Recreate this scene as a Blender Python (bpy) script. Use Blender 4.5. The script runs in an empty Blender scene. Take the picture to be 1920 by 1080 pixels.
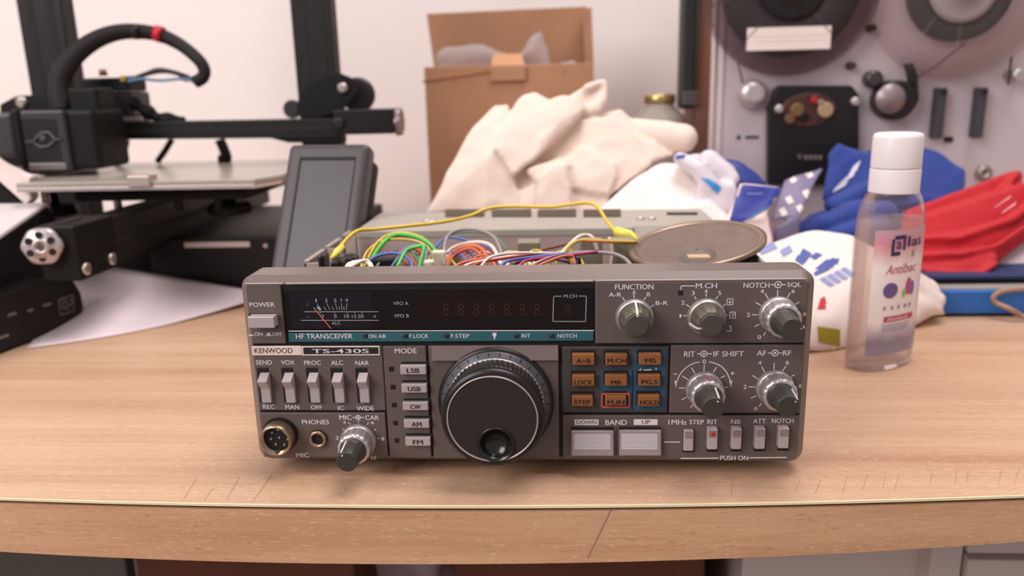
import bpy, bmesh, math, random
from mathutils import Vector, Matrix, noise
from mathutils.bvhtree import BVHTree
random.seed(7)
S = bpy.context.scene
COL = S.collection

# ---------------------------------------------------------------- camera
CPOS = Vector((0.0191, -0.3623, 0.1860))
PITCH, YAW, ROLL, FPX = 0.24518, -0.06463, -0.02411, 1501.6
_cp, _sp, _cy, _sy = math.cos(PITCH), math.sin(PITCH), math.cos(YAW), math.sin(YAW)
CF = Vector((_sy*_cp, _cy*_cp, -_sp))
_r = Vector((_cy, -_sy, 0)); _u = _r.cross(CF)
CR = math.cos(ROLL)*_r + math.sin(ROLL)*_u
CU = -math.sin(ROLL)*_r + math.cos(ROLL)*_u
cam_data = bpy.data.cameras.new('camera'); cam = bpy.data.objects.new('camera', cam_data)
COL.objects.link(cam)
M = Matrix((CR, CU, -CF)).transposed().to_4x4(); M.translation = CPOS
cam.matrix_world = M
cam_data.sensor_width = 36; cam_data.lens = FPX/1920*36
cam_data.clip_start = 0.01; cam_data.clip_end = 50
cam_data.dof.use_dof = True; cam_data.dof.focus_distance = 0.378; cam_data.dof.aperture_fstop = 6.8
cam_data.dof.aperture_blades = 7
S.camera = cam

# ---------------------------------------------------------------- world, lights, exposure
S.view_settings.view_transform = 'Standard'; S.view_settings.look = 'None'
S.view_settings.gamma = 1; S.view_settings.use_curve_mapping = False
S.view_settings.exposure = 0.0
W = bpy.data.worlds.new('world'); S.world = W; W.use_nodes = True
W.node_tree.nodes['Background'].inputs[0].default_value = (1.0, 0.945, 0.945, 1)
W.node_tree.nodes['Background'].inputs[1].default_value = 0.37
def area(name, loc, target, sx, sy, power, color):
    d = bpy.data.lights.new(name, 'AREA'); d.shape = 'RECTANGLE'; d.size = sx; d.size_y = sy
    d.energy = power; d.color = color
    o = bpy.data.objects.new(name, d); COL.objects.link(o); o.location = loc
    o.rotation_euler = (Vector(target)-Vector(loc)).to_track_quat('-Z', 'Y').to_euler()
    return o
area('window_light', (-1.5, -1.3, 1.35), (0, .25, .05), 1.3, 1.5, 48, (1.0, .945, .935))
area('ceiling_light', (0.35, 0.05, 1.75), (0.05, 0.2, 0), .9, .9, 25, (1.0, .925, .905))

# ---------------------------------------------------------------- pixel -> world helpers (1920x1080 frame)
def ray(px, py): return CF + CR*((px-960)/FPX) - CU*((py-540)/FPX)
def atY(px, py, Y):
    d = ray(px, py); return CPOS + d*((Y-CPOS.y)/d.y)
def atZ(px, py, Z=0.0):
    d = ray(px, py); return CPOS + d*((Z-CPOS.z)/d.z)
def pxmm(Y, px=960, py=400): return (atY(px+1, py, Y)-atY(px, py, Y)).length   # metres per pixel

# ---------------------------------------------------------------- materials
def lin(c):
    return tuple((v/255/12.92 if v/255 <= .04045 else ((v/255+.055)/1.055)**2.4) for v in c) + (1,)
MATS = {}
def mat(name, rgb, rough=.5, metal=0, spec=.5, bump=0, bscale=400, var=0, vscale=30, coat=0, alpha=1, trans=0, ior=1.45, emis=None, sheen=0, subs=0, stretch=None):
    if name in MATS: return MATS[name]
    m = bpy.data.materials.new(name); m.use_nodes = True; nt = m.node_tree
    b = nt.nodes['Principled BSDF']; c = lin(rgb)
    b.inputs['Base Color'].default_value = c; b.inputs['Roughness'].default_value = rough
    b.inputs['Metallic'].default_value = metal; b.inputs['Specular IOR Level'].default_value = spec
    b.inputs['IOR'].default_value = ior; b.inputs['Alpha'].default_value = alpha
    b.inputs['Transmission Weight'].default_value = trans; b.inputs['Coat Weight'].default_value = coat
    b.inputs['Sheen Weight'].default_value = sheen
    if subs: b.inputs['Subsurface Weight'].default_value = subs; b.inputs['Subsurface Radius'].default_value = (.01,.008,.006)
    if emis: b.inputs['Emission Color'].default_value = lin(emis[0]); b.inputs['Emission Strength'].default_value = emis[1]
    tc = nt.nodes.new('ShaderNodeTexCoord'); src = tc.outputs['Object']
    if stretch:
        mp = nt.nodes.new('ShaderNodeMapping'); mp.inputs['Scale'].default_value = stretch
        nt.links.new(src, mp.inputs['Vector']); src = mp.outputs['Vector']
    if var:
        n = nt.nodes.new('ShaderNodeTexNoise'); n.inputs['Scale'].default_value = vscale; n.inputs['Detail'].default_value = 5
        nt.links.new(src, n.inputs['Vector'])
        r = nt.nodes.new('ShaderNodeValToRGB'); r.color_ramp.elements[0].position = .3; r.color_ramp.elements[1].position = .7
        r.color_ramp.elements[0].color = tuple(x*(1-var) for x in c[:3])+(1,)
        r.color_ramp.elements[1].color = tuple(min(1, x*(1+var)) for x in c[:3])+(1,)
        nt.links.new(n.outputs['Fac'], r.inputs['Fac']); nt.links.new(r.outputs['Color'], b.inputs['Base Color'])
    if bump:
        n2 = nt.nodes.new('ShaderNodeTexNoise'); n2.inputs['Scale'].default_value = bscale; n2.inputs['Detail'].default_value = 3
        nt.links.new(src, n2.inputs['Vector'])
        bp = nt.nodes.new('ShaderNodeBump'); bp.inputs['Strength'].default_value = bump; bp.inputs['Distance'].default_value = .001
        nt.links.new(n2.outputs['Fac'], bp.inputs['Height']); nt.links.new(bp.outputs['Normal'], b.inputs['Normal'])
    MATS[name] = m; return m

def clear_plastic(name, tint=(250, 245, 245), fac=.12, rough=.05, shine=.55):
    """thin see-through plastic: transparent body with a glossy skin"""
    if name in MATS: return MATS[name]
    m = bpy.data.materials.new(name); m.use_nodes = True; nt = m.node_tree
    nt.nodes.remove(nt.nodes['Principled BSDF'])
    out = nt.nodes['Material Output']
    t = nt.nodes.new('ShaderNodeBsdfTransparent'); t.inputs[0].default_value = lin(tint)
    g = nt.nodes.new('ShaderNodeBsdfGlossy'); g.inputs['Roughness'].default_value = rough
    d1 = nt.nodes.new('ShaderNodeBsdfDiffuse'); d1.inputs[0].default_value = lin((240, 232, 232))
    d2 = nt.nodes.new('ShaderNodeBsdfTranslucent'); d2.inputs[0].default_value = lin((240, 232, 232))
    d = nt.nodes.new('ShaderNodeMixShader'); d.inputs[0].default_value = .5; nt.links.new(d1.outputs[0], d.inputs[1]); nt.links.new(d2.outputs[0], d.inputs[2])
    sh = nt.nodes.new('ShaderNodeMath'); sh.operation = 'MULTIPLY'; sh.inputs[1].default_value = shine
    fr = nt.nodes.new('ShaderNodeFresnel'); fr.inputs[0].default_value = 1.22
    m1 = nt.nodes.new('ShaderNodeMixShader'); m1.inputs[0].default_value = fac
    m2 = nt.nodes.new('ShaderNodeMixShader')
    nt.links.new(t.outputs[0], m1.inputs[1]); nt.links.new(d.outputs[0], m1.inputs[2])
    nt.links.new(fr.outputs[0], sh.inputs[0]); nt.links.new(sh.outputs[0], m2.inputs[0]); nt.links.new(m1.outputs[0], m2.inputs[1]); nt.links.new(g.outputs[0], m2.inputs[2])
    nt.links.new(m2.outputs[0], out.inputs['Surface'])
    MATS[name] = m; return m

def wood(name, base, dark, light, stretch=(3, 60, 60), rough=.38, scratch=False):
    m = bpy.data.materials.new(name); m.use_nodes = True; nt = m.node_tree; L = nt.links.new
    b = nt.nodes['Principled BSDF']; b.inputs['Roughness'].default_value = rough
    tc = nt.nodes.new('ShaderNodeTexCoord')
    def noi(sc, scale, det=6, dist=0):
        mp = nt.nodes.new('ShaderNodeMapping'); mp.inputs['Scale'].default_value = sc
        L(tc.outputs['Object'], mp.inputs['Vector'])
        n = nt.nodes.new('ShaderNodeTexNoise'); n.inputs['Scale'].default_value = scale; n.inputs['Detail'].default_value = det
        n.inputs['Distortion'].default_value = dist
        L(mp.outputs[0], n.inputs['Vector']); return n.outputs['Fac']
    def ramp(f, stops):
        r = nt.nodes.new('ShaderNodeValToRGB')
        while len(r.color_ramp.elements) < len(stops): r.color_ramp.elements.new(.5)
        for e, (p, c) in zip(r.color_ramp.elements, stops): e.position = p; e.color = c
        L(f, r.inputs['Fac']); return r.outputs['Color']
    def mix(a, c, f, mode='MIX'):
        x = nt.nodes.new('ShaderNodeMix'); x.data_type = 'RGBA'; x.blend_type = mode
        L(a, x.inputs[6])
        if isinstance(c, tuple): x.inputs[7].default_value = c
        else: L(c, x.inputs[7])
        if isinstance(f, float): x.inputs[0].default_value = f
        else: L(f, x.inputs[0])
        return x.outputs[2]
    B, D, Li = lin(base), lin(dark), lin(light)
    big = ramp(noi(stretch, 1.0, 3, .4), [(.28, D), (.5, B), (.74, Li)])
    fine = ramp(noi((stretch[0]*3, stretch[1]*9, stretch[2]*9), 1.5, 4), [(.30, (.90, .87, .86, 1)), (.6, (1, 1, 1, 1)), (.8, (1.04, 1.03, 1.02, 1))])
    c = mix(big, fine, 1.0, 'MULTIPLY')
    fleck = ramp(noi((230, 1300, 1300), 1.0, 2), [(.60, (0, 0, 0, 1)), (.70, (1, 1, 1, 1))])
    c = mix(c, lin((235, 208, 168)), fleck_f(nt, fleck, .45))
    dk = ramp(noi((170, 1000, 1000), 1.0, 2), [(.27, (1, 1, 1, 1)), (.36, (0, 0, 0, 1))])
    c = mix(c, lin((150, 100, 68)), fleck_f(nt, dk, .4))
    L(c, b.inputs['Base Color'])
    bp = nt.nodes.new('ShaderNodeBump'); bp.inputs['Strength'].default_value = .15; bp.inputs['Distance'].default_value = .0005
    L(noi((60, 300, 300), 1.0, 2), bp.inputs['Height']); L(bp.outputs[0], b.inputs['Normal'])
    MATS[name] = m; return m
def fleck_f(nt, col, k):
    mm = nt.nodes.new('ShaderNodeMath'); mm.operation = 'MULTIPLY'; mm.inputs[1].default_value = k
    nt.links.new(col, mm.inputs[0]); return mm.outputs[0]

# ---------------------------------------------------------------- object helpers
WP = {}
def root(name, label, cat, loc, group=None):
    o = bpy.data.objects.new(name, None); COL.objects.link(o); o.location = loc; o.empty_display_size = .02
    o['label'] = label; o['category'] = cat
    if group: o['group'] = group
    WP[o] = Vector(loc); return o
def link_mesh(name, me, parent=None, label=None, kind=None, cat=None, group=None):
    lo = Vector((1e9,)*3); hi = -lo
    for v in me.vertices:
        for i in range(3):
            lo[i] = min(lo[i], v.co[i]); hi[i] = max(hi[i], v.co[i])
    c = (lo+hi)/2
    if parent is None: c.z = lo.z
    me.transform(Matrix.Translation(-c))
    o = bpy.data.objects.new(name, me); COL.objects.link(o); o.location = c; WP[o] = c
    if parent is not None:
        o.parent = parent; o.matrix_parent_inverse = Matrix.Translation(-WP[parent])
    if label: o['label'] = label
    if kind: o['kind'] = kind
    if cat: o['category'] = cat
    if group: o['group'] = group
    return o
def copy_tree(o, shift, parent=None):
    c = o.copy(); COL.objects.link(c)
    if parent is None: c.location = o.location + Vector(shift); WP[c] = WP[o] + Vector(shift)
    else: c.parent = parent; WP[c] = WP[o] + Vector(shift)
    for ch in list(o.children): copy_tree(ch, shift, c)
    return c

_txt_cache = {}
def glyphs(s, bold):
    k = (s, bold)
    if k not in _txt_cache:
        cu = bpy.data.curves.new('t', 'FONT'); cu.body = s; cu.size = 1; cu.resolution_u = 3
        cu.offset = 0
        ob = bpy.data.objects.new('t', cu); COL.objects.link(ob)
        dg = bpy.context.evaluated_depsgraph_get()
        me = bpy.data.meshes.new_from_object(ob.evaluated_get(dg))
        vs = [(v.co.x, v.co.y) for v in me.vertices]; fs = [tuple(p.vertices) for p in me.polygons]
        bpy.data.objects.remove(ob); bpy.data.curves.remove(cu); bpy.data.meshes.remove(me)
        x0 = min(v[0] for v in vs); x1 = max(v[0] for v in vs); y0 = min(v[1] for v in vs); y1 = max(v[1] for v in vs)
        if bold:   # heavier strokes: the outline laid down three times, a hair apart
            n = len(vs); e = .022*(y1-y0); base = list(vs); bf = list(fs)
            vs = [(x+d, y) for d in (-e, 0, e) for x, y in base]; fs = [tuple(i+j*n for i in f) for j in range(3) for f in bf]
            x0 -= e; x1 += e
        _txt_cache[k] = ([((x-x0)/(x1-x0), (y-y0)/(y1-y0)) for x, y in vs], fs)
    return _txt_cache[k]

class MB:
    """collects shapes into ONE mesh"""
    def __init__(s): s.bm = bmesh.new(); s.mi = 0; s.sm = False
    def faces(s, vs, fs):
        v = [s.bm.verts.new(p) for p in vs]; out = []
        for f in fs:
            try: out.append(s.bm.faces.new([v[i] for i in f]))
            except ValueError: pass
        for f in out: f.material_index = s.mi; f.smooth = s.sm
        return v, out
    def box(s, lo, hi, bev=0, rot=None, seg=2):
        lo, hi = Vector(lo), Vector(hi); c = (lo+hi)/2; h = (hi-lo)/2
        vs = [Vector((x, y, z)) for x in (-h.x, h.x) for y in (-h.y, h.y) for z in (-h.z, h.z)]
        if rot is not None: vs = [rot @ v for v in vs]
        v, f = s.faces([c+p for p in vs], [(0,1,3,2),(4,6,7,5),(0,4,5,1),(2,3,7,6),(0,2,6,4),(1,5,7,3)])
        if bev: s.bevel(f, bev, seg)
        return v
    def bevel(s, fs, bev, seg=2):
        es = list({e for f in fs for e in f.edges})
        r = bmesh.ops.bevel(s.bm, geom=es, offset=bev, segments=seg, profile=.5, affect='EDGES', clamp_overlap=True)
        for f in r['faces']: f.material_index = s.mi; f.smooth = False
    def prism(s, poly, y0, y1, axis='y', bev=0, seg=2):
        """poly: 2-D points; axis y: (x,z) extruded along y; x: (y,z) along x; z: (x,y) along z"""
        def P(a, b, t): return {'y': (a, t, b), 'x': (t, a, b), 'z': (a, b, t)}[axis]
        n = len(poly)
        vs = [P(a, b, y0) for a, b in poly]+[P(a, b, y1) for a, b in poly]
        fs = [tuple(range(n)), tuple(range(2*n-1, n-1, -1))]+[(i, i+n, (i+1) % n+n, (i+1) % n) for i in range(n)]
        v, f = s.faces(vs, fs)
        if bev: s.bevel(f, bev, seg)
        return v
    def hexa(s, p8, bev=0, seg=2):
        """8 corners: 4 of one face then the 4 opposite, same order"""
        v, f = s.faces([Vector(p) for p in p8], [(0,1,2,3),(7,6,5,4),(0,4,5,1),(1,5,6,2),(2,6,7,3),(3,7,4,0)])
        if bev: s.bevel(f, bev, seg)
    def lathe(s, prof, o, ax=(0,-1,0), n=48, flute=None, cap=True, sc=(1, 1)):
        """prof: (r, t) along ax from o; flute(r,t,theta)->r"""
        ax = Vector(ax).normalized(); o = Vector(o)
        a = Vector((1, 0, 0)) if abs(ax.x) < .9 else Vector((0, 1, 0))
        e1 = (a-ax*a.dot(ax)).normalized(); e2 = ax.cross(e1)
        if e2.z < 0 and abs(ax.z) < .9: e2 = -e2
        vs = []
        for r, t in prof:
            for k in range(n):
                th = 2*math.pi*k/n; rr = flute(r, t, th) if flute else r
                vs.append(o+ax*t+e1*(rr*math.cos(th)*sc[0])+e2*(rr*math.sin(th)*sc[1]))
        fs = []
        for i in range(len(prof)-1):
            for k in range(n):
                fs.append((i*n+k, i*n+(k+1) % n, (i+1)*n+(k+1) % n, (i+1)*n+k))
        if cap: fs += [tuple(range(n)), tuple(range((len(prof)-1)*n, len(prof)*n))]
        sm = s.sm; s.sm = True; v, f = s.faces(vs, fs); s.sm = sm
        if cap:
            for x in f[-2:]: x.smooth = False
    def cyl(s, p0, p1, r0, r1=None, n=24):
        p0, p1 = Vector(p0), Vector(p1); r1 = r0 if r1 is None else r1
        s.lathe([(r0, 0), (r1, (p1-p0).length)], p0, p1-p0, n)
    def tube(s, pts, r, n=8, caps=True):
        pts = [Vector(p) for p in pts]; rs = r if isinstance(r, (list, tuple)) else [r]*len(pts)
        vs = []; prev = None
        for i, p in enumerate(pts):
            t = (pts[min(i+1, len(pts)-1)]-pts[max(i-1, 0)])
            t = t.normalized() if t.length > 1e-9 else Vector((0, 0, 1))
            if prev is None:
                a = Vector((0, 0, 1)) if abs(t.z) < .9 else Vector((1, 0, 0))
                e = (a-t*a.dot(t)).normalized()
            else:
                e = prev-t*prev.dot(t); e = e.normalized() if e.length > 1e-6 else t.orthogonal().normalized()
            prev = e; e2 = t.cross(e)
            vs += [p+(e*math.cos(2*math.pi*k/n)+e2*math.sin(2*math.pi*k/n))*rs[i] for k in range(n)]
        fs = [(i*n+k, i*n+(k+1) % n, (i+1)*n+(k+1) % n, (i+1)*n+k) for i in range(len(pts)-1) for k in range(n)]
        if caps: fs += [tuple(range(n)), tuple(range((len(pts)-1)*n, len(pts)*n))]
        sm = s.sm; s.sm = True; s.faces(vs, fs); s.sm = sm
    def hull(s, pts):
        b2 = bmesh.new()
        for p in pts: b2.verts.new(p)
        r = bmesh.ops.convex_hull(b2, input=b2.verts[:])
        keep = [f for f in b2.faces]
        idx = {v: i for i, v in enumerate(b2.verts)}
        vs = [v.co.copy() for v in b2.verts]; fs = [tuple(idx[v] for v in f.verts) for f in keep]
        b2.free(); s.faces(vs, fs)
    def capsule(s, p0, r0, p1, r1, n=14, flat=None):
        """tapered capsule as the hull of two balls"""
        pts = []
        for p, r in ((Vector(p0), r0), (Vector(p1), r1)):
            for i in range(6):
                for k in range(n):
                    a = math.pi*(i+.5)/6-math.pi/2; b = 2*math.pi*k/n
                    pts.append(p+Vector((math.cos(a)*math.cos(b), math.cos(a)*math.sin(b)*(flat or 1), math.sin(a)))*r)
        s.hull(pts)
    def chain(s, pr, flat=None):
        for (p0, r0), (p1, r1) in zip(pr, pr[1:]): s.capsule(p0, r0, p1, r1, flat=flat)
    def text(s, body, fn, bold=True):
        """fn maps the unit square of the text's bounds to a world point"""
        vs, fs = glyphs(body, bold)
        o = fn(0, 0); nn = (fn(1, 0)-o).cross(fn(0, 1)-o).normalized(); k = max(1, len(vs)//3) if bold else len(vs)
        s.faces([fn(u, v)+nn*(.00002*(i//k)) for i, (u, v) in enumerate(vs)], fs)
    def build(s, name, mats, parent=None, label=None, kind=None, cat=None, group=None, auto=None, recalc=True):
        if recalc: bmesh.ops.recalc_face_normals(s.bm, faces=s.bm.faces[:])
        me = bpy.data.meshes.new(name); s.bm.to_mesh(me); s.bm.free()
        for m in (mats if isinstance(mats, (list, tuple)) else [mats]): me.materials.append(m)
        return link_mesh(name, me, parent, label, kind, cat, group)

def remesh(mb, voxel, smooth=4, wrinkle=0, wscale=30, subd=0, seed=0, ridge=0):
    """union of a builder's solids into one soft continuous surface"""
    bmesh.ops.recalc_face_normals(mb.bm, faces=mb.bm.faces[:])
    me = bpy.data.meshes.new('tmp'); mb.bm.to_mesh(me); mb.bm.free()
    o = bpy.data.objects.new('tmp', me); COL.objects.link(o)
    m = o.modifiers.new('r', 'REMESH'); m.mode = 'VOXEL'; m.voxel_size = voxel
    if smooth:
        k = o.modifiers.new('s', 'SMOOTH'); k.iterations = smooth; k.factor = .5
    dg = bpy.context.evaluated_depsgraph_get()
    r = bpy.data.meshes.new_from_object(o.evaluated_get(dg))
    bpy.data.objects.remove(o); bpy.data.meshes.remove(me)
    if wrinkle or ridge:
        off = Vector((seed*7.3, seed*3.1, seed*1.7))
        ns = [v.normal.copy() for v in r.vertices]
        for v, nn in zip(r.vertices, ns):
            p = v.co*wscale+off
            d = wrinkle*noise.noise(p)
            if ridge: d += ridge*(1-2*abs(noise.noise(p*.6+Vector((5, 1, 2)))))
            v.co += nn*d
    for p in r.polygons: p.use_smooth = True
    r.update()
    return r
def soft(mb, name, material, parent=None, voxel=.004, smooth=4, wrinkle=0, wscale=30, seed=0, ridge=0, **kw):
    me = remesh(mb, voxel, smooth, wrinkle, wscale, 0, seed, ridge)
    floor_z = kw.pop('floor', None)
    if floor_z is not None:
        for v in me.vertices: v.co.z = max(v.co.z, floor_z)
    me.materials.append(material)
    return link_mesh(name, me, parent, **kw)
def bvh_of(o):
    vs = [v.co+WP[o] for v in o.data.vertices]
    return BVHTree.FromPolygons(vs, [tuple(p.vertices) for p in o.data.polygons])
def decal(mb, poly_px, tree, n=10, off=.0006):
    """a printed patch lying on a curved surface: subdivide a 4-corner patch and drop it onto the surface"""
    a, b, c, d = [Vector(p) for p in poly_px]
    vs = []
    ok = True
    for i in range(n+1):
        for j in range(n+1):
            u, v = i/n, j/n
            p = a.lerp(b, u).lerp(d.lerp(c, u), v)
            dr = ray(p.x, p.y).normalized()
            h = tree.ray_cast(CPOS, dr)
            vs.append(None if h[0] is None else h[0]+(h[1] if h[1].dot(dr) < 0 else -h[1])*off)
    idx = [i*(n+1)+j for i in range(n) for j in range(n)]
    fs = [(k, k+1, k+n+2, k+n+1) for k in idx]
    fs = [f for f in fs if all(vs[i] is not None for i in f)]
    fs = [f for f in fs if max((vs[f[i]]-vs[f[i-1]]).length for i in range(4)) < .02]
    used = sorted({i for f in fs for i in f}); mp = {i: k for k, i in enumerate(used)}
    sm = mb.sm; mb.sm = True
    mb.faces([vs[i] for i in used], [tuple(mp[i] for i in f) for f in fs]); mb.sm = sm
def spline(pts, n=8):
    """Catmull-Rom through pts"""
    P = [Vector(p) for p in pts]; P = [P[0]*2-P[1]]+P+[P[-1]*2-P[-2]]; out = []
    for i in range(1, len(P)-2):
        for k in range(n):
            t = k/n; a, b, c, d = P[i-1:i+3]
            out.append(.5*((2*b)+(c-a)*t+(2*a-5*b+4*c-d)*t*t+(3*b-a-3*c+d)*t**3))
    return out+[P[-2]]
def rrect(x0, z0, x1, z1, r, n=6):
    out = []
    for cx, cz, a0 in ((x1-r, z1-r, 0), (x0+r, z1-r, 90), (x0+r, z0+r, 180), (x1-r, z0+r, 270)):
        for k in range(n+1):
            a = math.radians(a0+90*k/n); out.append((cx+r*math.cos(a), cz+r*math.sin(a)))
    return out
# ---------------------------------------------------------------- setting
wall_m = mat('wall_paint', (238, 229, 227), .9, bump=.1, bscale=120)
mb = MB(); mb.box((-2.2, .80, -.80), (2.2, .88, 1.9)); mb.build('wall_back', wall_m, kind='structure')
floor_m = mat('floor_grey', (120, 104, 96), .6, var=.1, vscale=8)
mb = MB(); mb.box((-2.2, -2.0, -.82), (2.2, .80, -.80)); mb.build('floor', floor_m, kind='structure')

# ---------------------------------------------------------------- workbench
wood_top = wood('maple_laminate', (198, 161, 132), (181, 138, 111), (208, 174, 145), (1.6, 34, 34))
wood_edge = wood('maple_edge_band', (214, 164, 126), (200, 147, 111), (221, 175, 137), (2.5, 60, 60), .45)
gap_m = mat('dark_gap', (52, 24, 18), .9)
cream_m = mat('laminate_cut_edge', (240, 222, 182), .6)
bench = root('workbench', 'pale maple laminate workbench everything stands on', 'table', (0, .35, -.8))
def lagr(pts):
    (x0, y0), (x1, y1), (x2, y2) = pts
    def f(x):
        x = max(-.36, min(.34, x))
        return y0*(x-x1)*(x-x2)/((x0-x1)*(x0-x2))+y1*(x-x0)*(x-x2)/((x1-x0)*(x1-x2))+y2*(x-x0)*(x-x1)/((x2-x0)*(x2-x1))
    return f
edge_y = lagr([(-.2524, -.0276), (-.0048, -.0308), (.2289, -.0173)])
edge_b = lagr([(-.2590, -.0298), (-.0058, -.0305), (.2268, -.0245)])
XS = [-1.2]+[-.40+.025*i for i in range(33)]+[1.2]
def slab(dy, zt, zb, back):
    mb = MB(); vs = []; n = len(XS)
    for x in XS:
        zb_ = zb(x) if callable(zb) else zb
        vs += [(x, edge_y(x)+dy, zt), (x, back(x) if callable(back) else back, zt), (x, back(x) if callable(back) else back, zb_), (x, edge_y(x)+dy, zb_)]
    fs = []
    for i in range(n-1):
        for k in range(4): fs.append((i*4+k, i*4+(k+1) % 4, i*4+4+(k+1) % 4, i*4+4+k))
    fs += [(0, 1, 2, 3), tuple((n-1)*4+k for k in (3, 2, 1, 0))]
    mb.faces(vs, fs); return mb
slab(.0006, 0, -.0012, .775).build('worktop', wood_top, bench)
slab(-.0002, -.0002, -.0014, lambda x: edge_y(x)+.0006).build('cut_edge', cream_m, bench, label='cream cut edge of the laminate')
slab(.0022, -.0012, -.0040, .775).build('core_gap', gap_m, bench, label='dark gap under the laminate')
slab(.0004, -.0032, edge_b, lambda x: edge_y(x)+.018).build('edge_band', wood_edge, bench)
slab(.0184, -.0032, -.026, .775).build('core_board', mat('chipboard', (150, 116, 86), .9), bench)
mb = MB(); mb.box((-1.19, .05, -.80), (-1.15, .70, -.026)); mb.build('leg', mat('white_board', (222, 206, 198), .6), bench)
# fine scuff lines on the worktop near the front edge
for x0, y0, x1, y1 in [(369, 897, 345, 935), (400, 915, 383, 938), (450, 893, 424, 938), (510, 890, 474, 940), (1540, 900, 1528, 925), (1588, 893, 1580, 923), (1626, 890, 1617, 920), (1660, 893, 1655, 915), (1685, 890, 1677, 920), (1749, 881, 1743, 908), (1795, 880, 1790, 908), (1816, 884, 1812, 905), (1878, 880, 1872, 908), (1912, 878, 1902, 905), (1145, 884, 1140, 900), (1373, 905, 1371, 928), (1500, 902, 1490, 922)]:
    a, b = atZ(x0, y0), atZ(x1, y1); w = Vector((.00016, 0, 0)); up = Vector((0, 0, .0001))
    mb = MB(); mb.faces([a-w+up, a+w+up, b+w+up, b-w+up], [(0, 1, 2, 3)]); mb.build('scratch', mat('scratch', (170, 130, 102), .8), bench)
a, b = atY(1146, 955, edge_y(.04)+.0003), atY(1102, 1046, edge_y(.03)+.0003)
mb = MB(); w = Vector((.00025, 0, 0)); mb.faces([a-w, a+w, b+w, b-w], [(0, 1, 2, 3)]); mb.build('butt_joint', mat('joint_line', (150, 120, 112), .8), bench)

# ---------------------------------------------------------------- radio transceiver
ZK = {'A': (440, 480, 5.142), 'B': (440, 640, 4.32), 'C': (780, 480, 5.142), 'D': (720, 640, 4.32), 'E': (1100, 490, 4.364), 'F': (1040, 640, 4.5), 'G': (1240, 640, 4.5), 'P': (0, 0, 1)}
def pp(k, x, y, Y=-.0010):
    a, b, s = ZK[k]; return atY(a+x/s, b+y/s, Y)
def rect(k, x0, y0, x1, y1, Y=-.0010):
    """panel-plane rectangle (x0, z0, x1, z1) of a picture box"""
    p = [pp(k, x, y, Y) for x, y in ((x0, y0), (x1, y0), (x1, y1), (x0, y1))]
    return ((p[0].x+p[3].x)/2, (p[2].z+p[3].z)/2, (p[1].x+p[2].x)/2, (p[0].z+p[1].z)/2)
TY = -.00115
def txt(mb, k, s, x0, y0, x1, y1, Y=TY, bold=True):
    a, b, c, d = rect(k, x0, y0, x1, y1, Y)
    mb.text(s, lambda u, v: Vector((a+(c-a)*u, Y, b+(d-b)*v)), bold)
def line(mb, k, x0, y0, x1, y1, w, Y=TY):
    a, b = pp(k, x0, y0, Y), pp(k, x1, y1, Y); d = (b-a).normalized(); n = Vector((-d.z, 0, d.x))*(w/ZK[k][2]*.000255/2)
    mb.faces([a-n, b-n, b+n, a+n], [(0, 1, 2, 3)])
def poly(mb, k, pts, w, Y=TY):
    for a, b in zip(pts, pts[1:]): line(mb, k, a[0], a[1], b[0], b[1], w, Y)
def plate(mb, k, x0, y0, x1, y1, Y=TY):
    a, b, c, d = rect(k, x0, y0, x1, y1, Y); mb.faces([(a, Y, b), (c, Y, b), (c, Y, d), (a, Y, d)], [(0, 1, 2, 3)])
def ring(mb, k, x, y, r, w, Y=TY, a0=0, a1=360, n=28):
    c = pp(k, x, y, Y); s = .000255/ZK[k][2]; ro, ri = (r+w/2)*s, max(0, (r-w/2)*s); vs = []; full = a1-a0 >= 360
    for i in range(n+1):
        t = math.radians(a0+(a1-a0)*i/n)
        vs += [c+Vector((math.cos(t)*ro, 0, math.sin(t)*ro)), c+Vector((math.cos(t)*ri, 0, math.sin(t)*ri))]
    mb.faces(vs, [(2*i, 2*i+1, 2*i+3, 2*i+2) for i in range(n)])
def concentric(mb, k, x, y, xl, xr, r=24):
    ring(mb, k, x, y, r, 8); ring(mb, k, x, y, 5, 10, n=12)
    line(mb, k, xl, y, x-r, y, 8); line(mb, k, x+r, y, xr, y, 8)

body_m = mat('radio_grey', (98, 84, 79), .42, bump=.35, bscale=2600)
body2_m = mat('radio_grey_smooth', (116, 101, 96), .35)
char_m = mat('keypad_charcoal', (66, 60, 57), .55, bump=.2, bscale=2500)
blue_m = mat('keypad_blue', (44, 76, 98), .55)
white_m = mat('print_white', (222, 212, 215), .6)
blackp_m = mat('print_black', (34, 26, 26), .6)
hole_m = mat('painted_recess', (16, 13, 13), .7)  # flat black plates in this colour paint the dark of slots and wells
silver_m = mat('button_silver', (186, 172, 172), .36, metal=.2)
chrome_m = mat('knob_silver', (200, 192, 191), .38, metal=.75)
olive_m = mat('knob_dark', (62, 57, 50), .45)
blk_m = mat('black_plastic', (30, 26, 26), .35)
steel_m = mat('chassis_steel', (150, 140, 132), .42, metal=.55, var=.08, vscale=60)
brass_m = mat('brassy_metal', (176, 150, 125), .3, metal=.9)
TEAL = mat('teal_strip', (42, 92, 102), .5)

R = root('radio_transceiver', 'grey radio transceiver with its top cover off, in the middle of the bench', 'radio', (0, .13, 0))
X0, X1, Z0, Z1 = -.135, .135, .006, .1017
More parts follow.
